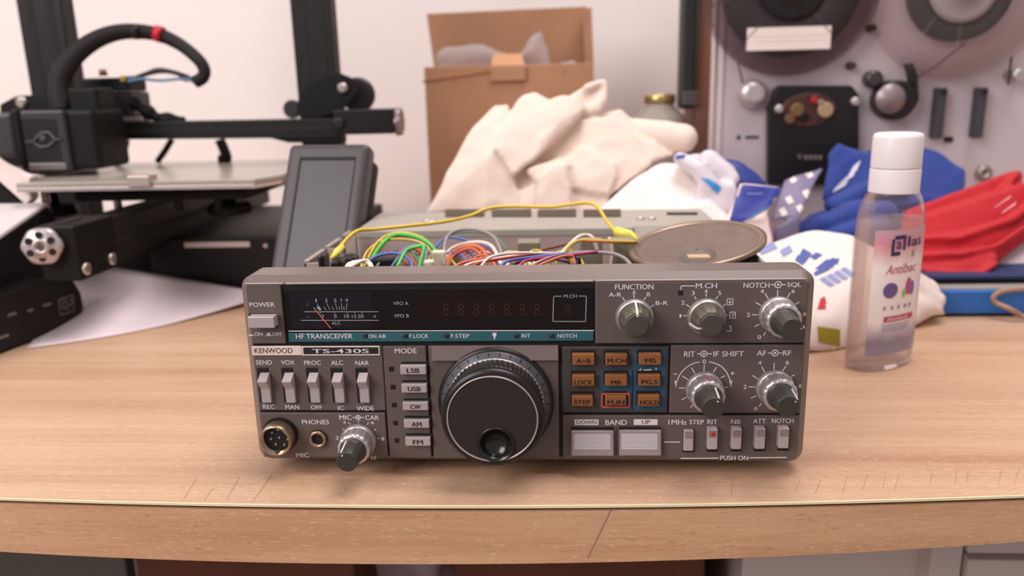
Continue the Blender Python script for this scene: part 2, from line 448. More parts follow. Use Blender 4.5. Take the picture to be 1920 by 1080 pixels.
# bezel frame
mb = MB()
prof = [(.0205, 0.004), (.0205, 0.0), (.0038, 0.0), (.0004, .0034), (.0004, .0052)]
rings = []
for y, ins in prof:
    rings.append([Vector((x, y, z)) for x, z in rrect(X0+ins, Z0+ins, X1-ins, Z1-ins, max(.0015, .0062-ins), 5)])
n = len(rings[0]); vs = [v for r in rings for v in r]
fs = [(i*n+k, i*n+(k+1) % n, (i+1)*n+(k+1) % n, (i+1)*n+k) for i in range(len(rings)-1) for k in range(n)]
fs += [tuple(range(n-1, -1, -1)), tuple(range((len(rings)-1)*n, len(rings)*n))]
mb.faces(vs, fs)
# clipped top corners seen from above
mb.build('bezel', body2_m, R)
mb = MB(); mb.box((-.131, .0002, .0095), (.131, .0012, .0975)); mb.build('sub_panel', hole_m, R, label='black backing in the panel seams')
SEC = {}
def section(name, x0, y0, x1, y1, m=None, th=.0011, bev=.0006, k='P', label=None):
    a, b, c, d = rect(k, x0, y0, x1, y1); a, c, b, d = max(a, -.1312), min(c, .1312), max(b, .0088), min(d, .0985); mb = MB(); mb.box((a, -.0010, b), (c, -.0010+th+.0004, d), bev)
    SEC[name] = mb.build('panel_section', m or body_m, R, label=label)
section('power', 455, 533, 531, 645)
section('right_top', 1116, 528, 1515, 644)
section('left_mid', 461, 649, 720, 770)
section('left_low', 475, 774, 725, 862)
section('mode', 724, 649, 804, 861)
section('dial', 808, 648, 1048, 862)
section('keys', 1054, 650, 1253, 774, char_m, label='charcoal and blue panel section behind the amber keys')
section('right_mid', 1256, 647, 1519, 775)
section('right_low', 1055, 779, 1506, 864)
a, b, c, d = rect('P', 808, 648, 1048, 674); mb = MB()
mb.prism([(-.0010, b), (-.0010, d), (-.0026, b)], a+.0004, c-.0004, 'x')
mb.build('dial_ledge', body2_m, SEC['dial'])

def knob_pos(k, x, y): p = pp(k, x, y); return Vector((p.x, -.001, p.z))
def pol(c, r, ang, y): t = math.radians(ang); return Vector((c.x+r*math.cos(t), y, c.z+r*math.sin(t)))

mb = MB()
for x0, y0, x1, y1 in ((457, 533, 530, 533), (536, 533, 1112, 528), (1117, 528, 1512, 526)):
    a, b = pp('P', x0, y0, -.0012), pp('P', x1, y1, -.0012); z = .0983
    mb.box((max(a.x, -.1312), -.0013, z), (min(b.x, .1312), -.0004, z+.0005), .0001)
mb.build('worn_edge_highlight', mat('worn_highlight_paint', (186, 168, 160), .4), R, label='pale worn edge with painted-in highlight along the top of the panel')  # edge wear and the edge highlight together, put into one pale colour
# ---- lettering per section
def letter(sec, fn, m=white_m):
    mb = MB(); fn(mb); return mb.build('lettering', m, SEC[sec] if isinstance(sec, str) else sec, recalc=False)
def L_power(mb):
    txt(mb, 'A', 'POWER', 143, 447, 386, 490); txt(mb, 'A', 'ON', 190, 736, 270, 770); txt(mb, 'A', 'OFF', 362, 737, 455, 771)
    plate(mb, 'A', 128, 764, 186, 770); plate(mb, 'A', 140, 755, 174, 765); plate(mb, 'A', 297, 764, 358, 771); plate(mb, 'A', 312, 741, 343, 765)
letter('power', L_power)
def L_lm(mb):
    for s, *b in [('SEND', 205, 1005, 360, 1047), ('VOX', 448, 1005, 578, 1047), ('PROC', 670, 1008, 832, 1050), ('ALC', 930, 1008, 1046, 1050), ('NAR', 1163, 1010, 1295, 1053)]: txt(mb, 'A', s, *b)
    for s, *b in [('REC', 230, 512, 322, 546), ('MAN', 410, 515, 523, 550), ('OFF', 617, 517, 708, 552), ('IC', 836, 523, 886, 557), ('WIDE', 988, 525, 1128, 560)]: txt(mb, 'B', s, *b)
letter('left_mid', L_lm)
def L_ll(mb):
    txt(mb, 'B', 'PHONES', 545, 635, 765, 672); txt(mb, 'B', 'MIC', 497, 903, 602, 938); txt(mb, 'B', 'MIC', 847, 597, 948, 635); txt(mb, 'B', 'CAR', 1057, 600, 1170, 636)
    concentric(mb, 'B', 1000, 617, 955, 1048, 19)
    for s, *b in [('4', 877, 645, 900, 668), ('6', 1105, 647, 1130, 671), ('2', 818, 767, 842, 797), ('8', 1188, 775, 1213, 803), ('10', 1105, 930, 1147, 957)]: txt(mb, 'B', s, *b)
    for t in [(920, 655, 935, 673), (1003, 644, 1003, 662), (1085, 657, 1072, 676), (870, 708, 888, 719), (1147, 710, 1130, 723), (848, 783, 867, 783), (1155, 787, 1175, 787)]: line(mb, 'B', *t, 6)
letter('left_low', L_ll)
letter('mode', lambda mb: txt(mb, 'A', 'MODE', 1543, 890, 1755, 938))
def L_rt(mb):
    for s, *b in [('FUNCTION', 232, 187, 547, 230), ('A-R', 180, 255, 285, 290), ('A', 373, 238, 405, 268), ('B', 492, 253, 520, 287), ('B-R', 565, 325, 665, 357), ('M.CH', 892, 178, 1068, 220), ('3', 858, 243, 885, 277), ('4', 963, 228, 990, 262), ('5', 1077, 243, 1102, 275), ('2', 775, 322, 802, 355), ('1', 760, 432, 775, 460), ('6', 1163, 317, 1185, 345), ('7', 1185, 427, 1207, 455), ('NOTCH', 1283, 175, 1497, 217), ('SQL', 1640, 172, 1758, 215), ('4', 1422, 228, 1450, 262), ('6', 1677, 228, 1703, 260), ('2', 1310, 420, 1338, 455), ('8', 1770, 418, 1797, 447), ('0', 1398, 603, 1427, 637), ('10', 1667, 603, 1712, 635)]: txt(mb, 'E', s, *b)
    for t in [(293, 293, 310, 322), (388, 270, 388, 298), (485, 293, 468, 318), (550, 357, 525, 373), (883, 288, 898, 312), (978, 265, 978, 290), (1073, 285, 1058, 310), (815, 353, 840, 372), (790, 445, 815, 445), (1460, 262, 1485, 305), (1563, 235, 1562, 285), (1665, 258, 1640, 300), (1383, 337, 1425, 360), (1740, 333, 1700, 355), (1352, 437, 1400, 437), (1757, 432, 1720, 437), (1375, 535, 1412, 515), (1447, 608, 1465, 578)]: line(mb, 'E', *t, 7.5)
    concentric(mb, 'E', 1567, 191, 1508, 1630, 25)
    poly(mb, 'E', [(885, 201), (772, 201), (772, 232)], 8); poly(mb, 'E', [(1137, 350), (1115, 365), (1137, 440), (1157, 440)], 7); poly(mb, 'E', [(1145, 571), (1180, 571), (1180, 530), (1165, 530)], 8)
    for x0, y0, x1, y1 in ((1150, 307, 1197, 355), (1172, 415, 1217, 465)): poly(mb, 'E', [(x0, y0), (x1, y0), (x1, y1), (x0, y1), (x0, y0)], 6)
letter('right_top', L_rt)
def L_rm(mb):
    for s, *b in [('RIT', 797, 737, 887, 780), ('IF SHIFT', 1037, 735, 1287, 778), ('AF', 1392, 730, 1470, 772), ('RF', 1605, 730, 1675, 770)]: txt(mb, 'E', s, *b)
    concentric(mb, 'E', 960, 757, 905, 1025, 24); concentric(mb, 'E', 1540, 750, 1485, 1597, 24)
    for s, *b in [('0', 348, 153, 377, 187), ('4', 817, 165, 845, 197), ('6', 1050, 163, 1077, 195), ('2', 693, 367, 720, 402), ('8', 1157, 363, 1182, 393), ('0', 783, 553, 810, 583), ('+', 583, 255, 618, 285)]: txt(mb, 'G', s, *b)
    for t in [(103, 276, 135, 276), (255, 222, 283, 270), (362, 195, 360, 250), (465, 218, 438, 262), (177, 293, 225, 322), (537, 290, 500, 310), (147, 393, 200, 395), (560, 387, 530, 387), (170, 493, 213, 472), (245, 560, 265, 535), (847, 212, 872, 260), (952, 183, 950, 240), (1052, 208, 1023, 250), (767, 287, 812, 315), (1123, 282, 1088, 302), (735, 384, 790, 385), (1140, 378, 1113, 380), (753, 482, 800, 460), (825, 550, 847, 520)]: line(mb, 'G', *t, 7.5)
    for pts in ([(325, 175), (270, 187), (215, 218), (170, 262), (140, 315), (125, 375)], [(402, 172), (457, 187), (510, 215), (550, 260), (575, 315), (587, 370)]):
        q = spline([(x, y, 0) for x, y in pts], 5); poly(mb, 'G', [(p.x, p.y) for p in q], 8)
    for x, d in ((124, -1), (586, 1)):
        vs = [pp('G', x, 392, TY), pp('G', x-14, 335, TY), pp('G', x+14, 330, TY)]; mb.faces(vs, [(0, 1, 2)])
letter('right_mid', L_rm)
def L_rl(mb):
    for s, *b in [('1MHz', 60, 661, 215, 703), ('STEP', 237, 662, 360, 700), ('RIT', 388, 660, 473, 698), ('NB', 588, 658, 667, 697), ('ATT', 775, 653, 882, 692), ('NOTCH', 932, 650, 1117, 690), ('PUSH ON', 497, 965, 733, 1002)]: txt(mb, 'G', s, *b)
    for t in [(163, 988, 482, 986), (743, 983, 1058, 979), (22, 850, 160, 850)]: line(mb, 'G', *t, 9)
    txt(mb, 'F', 'BAND', 427, 662, 610, 705); plate(mb, 'F', 168, 659, 370, 707); plate(mb, 'F', 667, 657, 868, 706)
letter('right_low', L_rl)
def L_ud(mb): txt(mb, 'F', 'DOWN', 183, 667, 355, 698, -.0013); txt(mb, 'F', 'UP', 735, 664, 805, 697, -.0013)
letter('right_low', L_ud, mat('print_grey', (120, 106, 106), .6))
def L_keys(mb):
    plate(mb, 'F', 385, 240, 660, 578); plate(mb, 'F', 655, 60, 935, 578)
o = letter('keys', L_keys, blue_m); o.name = 'blue_field'
def L_keys2(mb):
    txt(mb, 'F', '6', 712, 228, 738, 258, -.0013); txt(mb, 'F', '7', 843, 226, 865, 256, -.0013); line(mb, 'F', 752, 242, 805, 242, 9, -.0013)
    mb.faces([pp('F', 822, 242, -.0013), pp('F', 798, 229, -.0013), pp('F', 798, 255, -.0013)], [(0, 1, 2)])
letter('keys', L_keys2)

# ---- maker plate and model plate
mb = MB(); a, b, c, d = rect('A', 105, 866, 647, 955); a = max(a, -.1312); mb.box((a, -.0016, b), (c, -.0008, d), .0002)
mk = mb.build('maker_plate', mat('plate_pinkish', (232, 208, 196), .45), R)
mb = MB(); txt(mb, 'A', 'KENWOOD', 190, 888, 557, 937, -.00172, False); mb.build('lettering', blackp_m, mk, recalc=False)
mb = MB(); a, b, c, d = rect('A', 650, 868, 1400, 957); mb.box((a, -.0016, b), (c, -.0008, d), .0002)
mk = mb.build('model_plate', mat('plate_border', (226, 208, 203), .45), R)
mb = MB(); plate(mb, 'A', 662, 880, 1386, 946, -.00168); mb.build('black_field', blackp_m, mk, recalc=False)
mb = MB(); txt(mb, 'A', 'TS-430S', 745, 896, 1295, 936, -.00176); mb.build('lettering', white_m, mk, recalc=False)

# ---- power button
mb = MB(); a, b, c, d = rect('A', 140, 553, 412, 692, -.001); mb.box((a, -.0013, b), (c, -.0002, d), .0003); pw = mb.build('power_button', hole_m, R)
mb = MB(); a, b, c, d = rect('A', 127, 588, 380, 697, -.0065); mb.box((a, -.0065, b), (c, -.0010, d), .0004); mb.build('button_cap', silver_m, pw)

# ---- display window
a, b, c, d = rect('P', 535, 542, 1113, 620, .001)
mb = MB(); mb.box((a, -.0002, b), (c, .0018, d), .0003)
win = mb.build('display_window', mat('window_black', (20, 10, 11), .12, spec=.35), R)
mb = MB(); plate(mb, 'A', 540, 345, 1330, 700, -.0004); mb.build('meter_face', mat('meter_reflection_blue', (25, 20, 27), .2, spec=.35), win, recalc=False)  # bluish tint paints the window's reflection into the meter face
mb = MB(); plate(mb, 'C', 40, 400, 1320, 600, -.0004); mb.build('digit_filter', mat('filter_red', (31, 11, 12), .25, spec=.3), win, recalc=False)
def W1(mb):
    Y = -.0007
    for s, *q in [('1', 779, 413, 791, 445), ('3', 870, 413, 893, 445), ('5', 957, 413, 982, 445), ('7', 1018, 413, 1038, 445), ('9', 1070, 413, 1093, 445), ('0', 836, 563, 860, 597), ('5', 957, 563, 985, 597), ('10', 1057, 563, 1103, 597), ('15', 1130, 567, 1172, 597), ('20', 1188, 563, 1243, 597), ('A', 1338, 567, 1365, 597), ('ALC', 937, 632, 1018, 662), ('VFO A', 1530, 440, 1675, 473), ('VFO B', 1537, 560, 1680, 593)]: txt(mb, 'A', s, *q, Y, False)
    for t in [(795, 460, 828, 520), (858, 487, 882, 520), (888, 455, 918, 520), (940, 487, 955, 520), (970, 455, 990, 520), (1005, 487, 1013, 520), (1030, 455, 1033, 520), (1053, 487, 1053, 520), (1082, 455, 1075, 520), (815, 537, 832, 553), (962, 537, 964, 553), (1085, 537, 1082, 553), (1163, 537, 1156, 553), (1236, 537, 1222, 553)]: line(mb, 'A', *t, 5, Y)
    line(mb, 'A', 670, 537, 1385, 537, 6, Y); line(mb, 'A', 640, 620, 1390, 620, 6, Y)
    txt(mb, 'C', 'M.CH', 1425, 370, 1550, 403, Y, False)
    poly(mb, 'C', [(1403, 388), (1332, 388), (1326, 400), (1320, 630), (1634, 632), (1642, 400), (1636, 386), (1568, 386)], 7, Y)
mb = MB(); W1(mb); mb.build('scale_print', mat('scale_grey', (172, 166, 166), .5), win, recalc=False)
mb = MB(); txt(mb, 'A', 'S', 690, 455, 715, 483, -.0007, False); txt(mb, 'A', 'Ic', 695, 570, 728, 597, -.0007, False); mb.build('dim_print', mat('dim_grey', (86, 84, 96), .5), win, recalc=False)
mb = MB()
mb.faces([pp('A', x, y, -.0006) for x, y in ((785, 487), (820, 487), (838, 523), (810, 523))], [(0, 1, 2, 3)]); mb.build('scale_mark', mat('scale_teal', (110, 172, 188), .5), win, recalc=False)
mb = MB(); line(mb, 'A', 760, 497, 928, 698, 10, -.0010); mb.build('meter_needle', mat('needle_red', (214, 104, 88), .5), win, recalc=False)
mb = MB()
for x in (295, 440, 590, 735, 880, 1030, 1175, 1470):
    txt(mb, 'C', '8.', x-35, 455, x+52, 578, -.00065, False)
mb.build('digits', mat('digit_dim', (48, 17, 18), .5), win, recalc=False)
mb = MB(); a, b, c, d = rect('A', 520, 738, 3460, 824); mb.box((a, -.0010, b), (c, .0004, d), .0002); ts = mb.build('indicator_strip', TEAL, R, label='teal strip under the display window')
mb = MB(); line(mb, 'A', 520, 724, 1900, 721, 10); line(mb, 'C', 100, 721, 1715, 718, 10)
txt(mb, 'A', 'HF TRANSCEIVER', 590, 750, 1138, 797, -.00125); txt(mb, 'A', 'ON AIR', 1290, 755, 1462, 792, -.00125)
for s, *q in [('F.LOCK', -63, 753, 122, 790), ('F.STEP', 337, 752, 515, 790), ('RIT', 1020, 752, 1105, 787), ('NOTCH', 1367, 752, 1550, 788)]: txt(mb, 'C', s, *q, -.00125)
mb.faces([pp('C', x, y, -.00125) for x, y in ((738, 740), (776, 740), (776, 770), (764, 782), (764, 803), (750, 803), (750, 782), (738, 770))], [tuple(range(8))])
mb.build('lettering', white_m, ts, recalc=False)
for x in (1257/5.142-340+0, 1645/5.142-340, 293/5.142, 968/5.142, 1310/5.142):
    c = atY(780+x, 480+769/5.142, -.0012); mb = MB(); mb.lathe([(.0012, 0), (.0012, .0005), (.0007, .0010)], Vector((c.x, -.0008, c.z)), n=16)
    mb.build('indicator_lamp', mat('lamp_dark', (46, 34, 34), .25), ts)

# ---- toggle switches
for x in (250, 446, 645, 843, 1045):
    p = pp('B', x, 355); h = abs(pp('B', x, 215).z-pp('B', x, 497).z)/2; w = .0029
    mb = MB(); mb.box((p.x-w-.0006, -.0014, p.z-h), (p.x+w-.0006, -.0003, p.z+h), .0003); s = mb.build('toggle_switch', hole_m, R)  # flush black plate paints the darkness of the switch slot
    mb = MB(); w2 = .0024
    mb.prism([(-.0010, p.z+h-.0022), (-.0010, p.z-h+.0006), (-.0030, p.z-h+.0006), (-.0032, p.z-.0010), (-.0068, p.z+h*.42)], p.x-w2+.0006, p.x+w2+.0004, 'x', .0002, 1)
    mb.build('lever', silver_m, s)

# ---- mode buttons, lamps
for (x0, y0, x1, y1), s in zip([(1340, 197, 1550, 270), (1350, 347, 1557, 418), (1360, 495, 1567, 560), (1370, 637, 1575, 703), (1382, 780, 1585, 848)], ['LSB', 'USB', 'CW', 'AM', 'FM']):
    a, b, c, d = rect('B', x0, y0, x1, y1, -.0035)
    mb = MB(); mb.box((a+.0002, -.0013, b-.0005), (c+.0010, -.0003, d+.0012), .0002); o = mb.build('mode_button', hole_m, R)
    mb = MB(); mb.box((a, -.0035, b), (c, -.0010, d), .0004); cp_ = mb.build('button_cap', silver_m, o)
    mb = MB(); cx, cz = (a+c)/2, (b+d)/2; w = .0031 if len(s) == 3 else .0025
    mb.text(s, lambda u, v: Vector((cx-w+2*w*u, -.0037, cz-.0013+.0023*v))); mb.build('lettering', blackp_m, o, recalc=False)
for x0, y0, x1, y1 in [(1250, 205, 1292, 243), (1262, 352, 1303, 390), (1273, 498, 1312, 535), (1284, 642, 1322, 680), (1295, 783, 1333, 822)]:
    a, b, c, d = rect('B', x0, y0, x1, y1); mb = MB(); mb.box((a, -.0012, b), (c, -.0004, d), .0002); mb.build('mode_lamp', mat('lamp_black', (28, 20, 20), .3), R)
a, b, c, d = rect('E', 748, 238, 790, 278); mb = MB(); mb.box((a, -.0012, b), (c, -.0004, d), .0002); mb.build('channel_lamp', MATS['lamp_black'], R)

# ---- amber keys
amber_m = mat('key_amber', (142, 88, 50), .45)
KB = [(148, 108, 337, 203, 'A=B', 182, 147, 303, 183), (428, 108, 615, 203, 'M.CH', 445, 145, 603, 182), (710, 105, 900, 203, 'MS', 762, 143, 853, 180), (148, 285, 337, 380, 'LOCK', 165, 328, 318, 365), (425, 283, 615, 380, 'MR', 475, 330, 566, 366), (705, 283, 893, 380, 'PG.S', 733, 325, 868, 362), (143, 460, 325, 550, 'STEP', 162, 495, 303, 530), (425, 457, 605, 545, 'M.IN', 445, 497, 587, 532), (703, 455, 887, 550, 'HOLD', 720, 497, 877, 535)]
for x0, y0, x1, y1, s, *q in KB:
    a, b, c, d = rect('F', x0, y0, x1, y1, -.0040)
    mb = MB(); mb.box((a-.0006, -.0015, b-.0002), (c+.0004, -.0003, d+.0012), .0002); o = mb.build('memory_key', hole_m, R)  # black plate wider than the cap paints the well's dark and left shadow
    mb = MB(); mb.box((a, -.0040, b), (c, -.0010, d), .0006); mb.build('key_cap', amber_m, o)
    mb = MB(); txt(mb, 'F', s, *q, -.0042); mb.build('lettering', mat('key_print', (40, 22, 14), .6), o, recalc=False)
mb = MB(); a, b, c, d = rect('F', 392, 432, 637, 558)
t = .0009
for lo, hi in (((a, b), (c, b+t)), ((a, d-t), (c, d)), ((a, b), (a+t, d)), ((c-t, b), (c, d))): mb.box((lo[0], -.0021, lo[1]), (hi[0], -.0006, hi[1]), .0003)
mb.build('red_key_frame', mat('key_red', (188, 84, 62), .5), R)

# ---- band buttons
grid_m = mat('mesh_white', (218, 212, 214), .5)
for x0, y0, x1, y1, q in ((140, 733, 495, 940, (165, 787, 470, 912)), (543, 729, 893, 938, (563, 785, 867, 912))):
    a, b, c, d = rect('F', x0, y0, x1, y1)
    mb = MB(); mb.box((a-.0004, -.0016, b-.0009), (c+.0006, -.0003, d+.0006), .0003); o = mb.build('band_button', hole_m, R)
    mb = MB()
    for lo, hi in (((a-.0008, b-.0010), (a-.0003, d+.0006)), ((c+.0003, b-.0010), (c+.0008, d+.0006)), ((a-.0008, b-.0016), (c+.0008, b-.0009))): mb.box((lo[0], -.0020, lo[1]), (hi[0], -.0008, hi[1]))
    mb.build('guard_rim', body2_m, o)
    mb = MB(); mb.prism([(-.0012, b), (-.0012, d-.0006), (-.0030, d-.0006), (-.0046, b)], a, c, 'x', .0003, 1); mb.build('button_cap', mat('band_cap', (158, 142, 142), .4, metal=.2), o)
    a2, b2, c2, d2 = rect('F', *q, -.0042); mb = MB(); NX, NZ = 24, 9
    def yz(z): return -.0030-(-.0030+.0046)*-1*0 if False else -.0046+(z-b)/(d-.0006-b)*.0016-.00012
    for i in range(NX):
        for j in range(NZ):
            u0, u1 = a2+(c2-a2)*(i+.12)/NX, a2+(c2-a2)*(i+.88)/NX; w0, w1 = b2+(d2-b2)*(j+.12)/NZ, b2+(d2-b2)*(j+.88)/NZ
            mb.faces([(u0, yz(w0), w0), (u1, yz(w0), w0), (u1, yz(w1), w1), (u0, yz(w1), w1)], [(0, 1, 2, 3)])
    mb.build('mesh_patch', grid_m, o, recalc=False)

# ---- push buttons
for i, (x0, y0, x1, y1) in enumerate([(190, 752, 272, 926), (392, 742, 476, 914), (595, 740, 678, 912), (793, 735, 878, 910), (992, 733, 1078, 905)]):
    dep = .0022 if i == 0 else .0042
    a, b, c, d = rect('G', x0, y0, x1, y1, -.001-dep)
    p = rect('G', x0-8, y0-14, x1+4, y1+16 if i else y1+8)
    mb = MB(); mb.box((p[0], -.0014, p[1]), (p[2], -.0003, p[3]), .0003); o = mb.build('push_button', hole_m, R)
    mb = MB(); mb.box((a, -.001-dep, b), (c, -.0010, d), .0004); mb.build('button_cap', silver_m, o)
    mb = MB(); mb.box((a+.0004, -.0011-dep, d-.0042), (c-.0004, -.0009-dep, d-.0006)); mb.build('cap_window', mat('cap_window_grey', (142, 124, 124), .3), o)
    if i == 1:
        mb = MB(); mb.box(((a+c)/2-.0009, -.0014-dep, d-.0034), ((a+c)/2+.0009, -.0009-dep, d-.0014), .0002); mb.build('red_lens', mat('lens_red', (190, 40, 48), .25), o)

# ---- rotary knobs
def selector(k, x, y, ang, name):
    c = knob_pos(k, x, y); ax = (0, -1, 0)
    mb = MB(); mb.lathe([(.0089, 0), (.0090, .0012), (.0084, .0024), (.0079, .0034)], c, ax, 48); s = mb.build('selector_knob', chrome_m, R)
    mb = MB(); mb.lathe([(.0078, .0030), (.0076, .0045), (.0062, .0125), (.0055, .0132)], c, ax, 96, flute=lambda r, t, th: r*(1+.035*math.cos(10*th)) if .003 < t < .013 else r); mb.build('grip', mat('knob_olive', (96, 88, 76), .4, metal=.2), s)
    mb = MB(); mb.lathe([(.0051, .0128), (.0051, .0140), (.0047, .0144)], c, ax, 40); mb.build('cap', mat('cap_dark', (74, 68, 60), .4), s)
    mb = MB(); t = math.radians(ang); d = Vector((math.cos(t), 0, math.sin(t))); n = Vector((-d.z, 0, d.x))
    P = lambda r, w, yy: c+d*r+n*w+Vector((0, -yy, 0))
    mb.hexa([P(.0080, -.0012, .0030), P(.0080, .0012, .0030), P(.0066, .0012, .0105), P(.0066, -.0012, .0105), P(.005, -.0012, .0030), P(.005, .0012, .0030), P(.005, .0012, .0138), P(.005, -.0012, .0138)], .0002, 1)
    mb.build('fin', MATS['knob_olive'], s)
    mb = MB(); w = .00042
    mb.hexa([P(.0087, -w, .0026), P(.0087, w, .0026), P(.0070, w, .0112), P(.0070, -w, .0112), P(.0080, -w, .0026), P(.0080, w, .0026), P(.0064, w, .0110), P(.0064, -w, .0110)])
    mb.hexa([P(.0070, -w, .0112), P(.0070, w, .0112), P(.0044, w, .0147), P(.0044, -w, .0147), P(.0064, -w, .0106), P(.0064, w, .0106), P(.0044, w, .0138), P(.0044, -w, .0138)])
    mb.build('pointer', mat('pointer_white', (236, 228, 228), .5), s)
selector('E', 391, 455, 90, 'a'); selector('E', 978, 452, 198, 'b')
def dual(k, x, y, ang, red=None, sc=1.0):
    c = knob_pos(k, x, y); ax = (0, -1, 0); q = sc
    mb = MB(); mb.lathe([(.0088*q, 0), (.0090*q, .0014), (.0085*q, .0030), (.0080*q, .0036)], c, ax, 48); s = mb.build('control_knob', chrome_m, R)
    mb = MB(); mb.lathe([(.0080*q, .0034), (.0080*q, .0100), (.0076*q, .0114), (.0066*q, .0118)], c, ax, 120, flute=lambda r, t, th: r*(1+.04*abs(math.cos(7.5*th))-.02)); mb.build('outer_ring', chrome_m, s)
    mb = MB(); mb.lathe([(.0064*q, .0113), (.0064*q, .0120), (.0058*q, .0120), (.0056*q, .0150), (.0050*q, .0238), (.0046*q, .0243)], c, ax, 80, flute=lambda r, t, th: r*(1+.02*math.cos(12*th)) if t > .013 and t < .024 else r); mb.build('inner_knob', olive_m, s)
    t = math.radians(ang); d = Vector((math.cos(t), 0, math.sin(t))); n = Vector((-d.z, 0, d.x)); w = .00034
    P = lambda r, ww, yy: c+d*r*q+n*ww+Vector((0, -yy, 0))
    mb = MB(); mb.hexa([P(.0062, -w, .0125), P(.0062, w, .0125), P(.0054, w, .0236), P(.0054, -w, .0236), P(.0055, -w, .0125), P(.0055, w, .0125), P(.0047, w, .0232), P(.0047, -w, .0232)])
    mb.hexa([P(.0054, -w, .0233), P(.0054, w, .0233), P(.0036, w, .0246), P(.0036, -w, .0246), P(.0050, -w, .0225), P(.0050, w, .0225), P(.0036, w, .0240), P(.0036, -w, .0240)])
    mb.build('pointer', MATS['pointer_white'], s)
    if red is not None:
        t = math.radians(red); d2 = Vector((math.cos(t), 0, math.sin(t))); n2 = Vector((-d2.z, 0, d2.x)); w = .0003
        P2 = lambda r, ww, yy: c+d2*r*q+n2*ww+Vector((0, -yy, 0))
        mb = MB(); mb.hexa([P2(.0085, -w, .0040), P2(.0085, w, .0040), P2(.0083, w, .0112), P2(.0083, -w, .0112), P2(.0074, -w, .0040), P2(.0074, w, .0040), P2(.0074, w, .0108), P2(.0074, -w, .0108)])
        mb.build('red_mark', mat('mark_red', (190, 92, 84), .5), s)
dual('E', 1562, 435, 8, 12); dual('G', 360, 398, 62, 88); dual('G', 953, 385, 40, 235); dual('B', 1008, 800, 118)
# main tuning knob
c = knob_pos('P', 930, 753); ax = (0, -1, 0)
mb = MB(); mb.lathe([(.0279, .0002), (.0279, .0014), (.0264, .0022)], c, ax, 96); tk = mb.build('tuning_knob', blk_m, R)
mb = MB(); mb.lathe([(.0264, .0016), (.0261, .0026), (.0234, .0036), (.0232, .0040)], c, ax, 96); mb.build('dial_ring', mat('dial_grey', (80, 78, 80), .33), tk)
mb = MB()
for k in range(30):
    a = 12*k; p, q = pol(c, .0259, a, 0), pol(c, .0243, a, 0); d = (p-q).normalized(); n = Vector((-d.z, 0, d.x))*.00022
    mb.faces([Vector((v.x, c.y-yy, v.z)) for v, yy in ((q-n, .0035), (p-n, .0029), (p+n, .0029), (q+n, .0035))], [(0, 1, 2, 3)])
mb.build('dial_marks', blackp_m, tk, recalc=False)
mb = MB(); mb.lathe([(.0233, .0035), (.0234, .0042), (.0228, .0045)], c, ax, 96); mb.build('bright_ring', chrome_m, tk)
mb = MB()
def knurl(r, t, th):
    return r+.00045*(1 if math.sin(60*th+ (0 if int((t-.0046)/.0011) % 2 else 0)) > 0 else -1)*(1 if .0046 < t < .0107 else 0)
mb.lathe([(.0226, .0040)]+[(.0228-.0002*i, .0047+.0012*i) for i in range(6)]+[(.0216, .0110)], c, ax, 360, flute=knurl); mb.build('knurled_grip', mat('knurl_grey', (70, 64, 60), .3, metal=.6), tk)
mb = MB(); mb.lathe([(.0215, .0108), (.0219, .0116), (.0228, .0140), (.0240, .0170), (.0241, .0190), (.0234, .0205), (.0212, .0214), (.0204, .0210)], c, ax, 96, cap=False); mb.build('flange', blk_m, tk)
mb = MB(); mb.lathe([(.0211, .0209), (.0211, .0217), (.0205, .0218), (.0203, .0209)], c, ax, 96, cap=False); mb.build('white_ring', mat('ring_silver', (186, 170, 166), .35, metal=.4), tk)
dc = atY(931, 838, -.022); off = Vector((dc.x-c.x, 0, dc.z-c.z)); off = off.normalized()*min(off.length, .0126); dv = c+off
N = 72; vs = []
for k in range(N):
    t = 2*math.pi*k/N; u = Vector((math.cos(t), 0, math.sin(t)))
    vs += [c+u*.0204+Vector((0, -.0211, 0)), c+u*.0202+Vector((0, -.0214, 0)), dv+u*.0076+Vector((0, -.0214, 0)), dv+u*.0076+Vector((0, -.0190, 0))]
mb = MB(); mb.faces(vs, [(4*k+m, 4*((k+1) % N)+m, 4*((k+1) % N)+m+1, 4*k+m+1) for k in range(N) for m in range(3)]); mb.build('face', mat('knob_face', (44, 36, 33), .5), tk)
mb = MB(); mb.sm = True; mb.lathe([(.0084, .0208), (.0088, .0217), (.0084, .0223), (.0078, .0221), (.0068, .0200), (.0054, .0182), (.0032, .0169), (.0010, .0165), (.0001, .0165)], dv, ax, 56, cap=False); mb.build('finger_dimple', mat('dimple_black', (26, 23, 22), .2, spec=.7), tk)

# ---- microphone socket and headphone jack
c = knob_pos('B', 372, 752)
mb = MB(); mb.lathe([(.0090, 0), (.0090, .0007)], c, ax, 48); ms = mb.build('microphone_socket', hole_m, R)
mb = MB(); mb.lathe([(.0078, .0004), (.0083, .0030), (.0080, .0078), (.0073, .0086), (.0069, .0086), (.0067, .0050)], c, ax, 48); mb.build('shell', brass_m, ms)
mb = MB(); mb.lathe([(.0068, .0045), (.0068, .0052)], c, ax, 40); mb.build('insert', blk_m, ms)
mb = MB(); mb.box((c.x-.0011, c.y-.0088, c.z-.0078), (c.x+.0011, c.y-.0045, c.z-.0062), .0003); mb.build('key_lug', brass_m, ms)
for x, y in ((348, 720), (301, 743), (405, 743), (293, 793), (358, 784), (427, 797), (331, 838), (400, 840)):
    p = pp('B', x, y, -.0075); mb = MB(); mb.cyl((p.x, -.0055, p.z), (p.x, -.0075, p.z), .00055, .0004, 10); mb.build('pin', chrome_m, ms)
c = knob_pos('B', 677, 785)
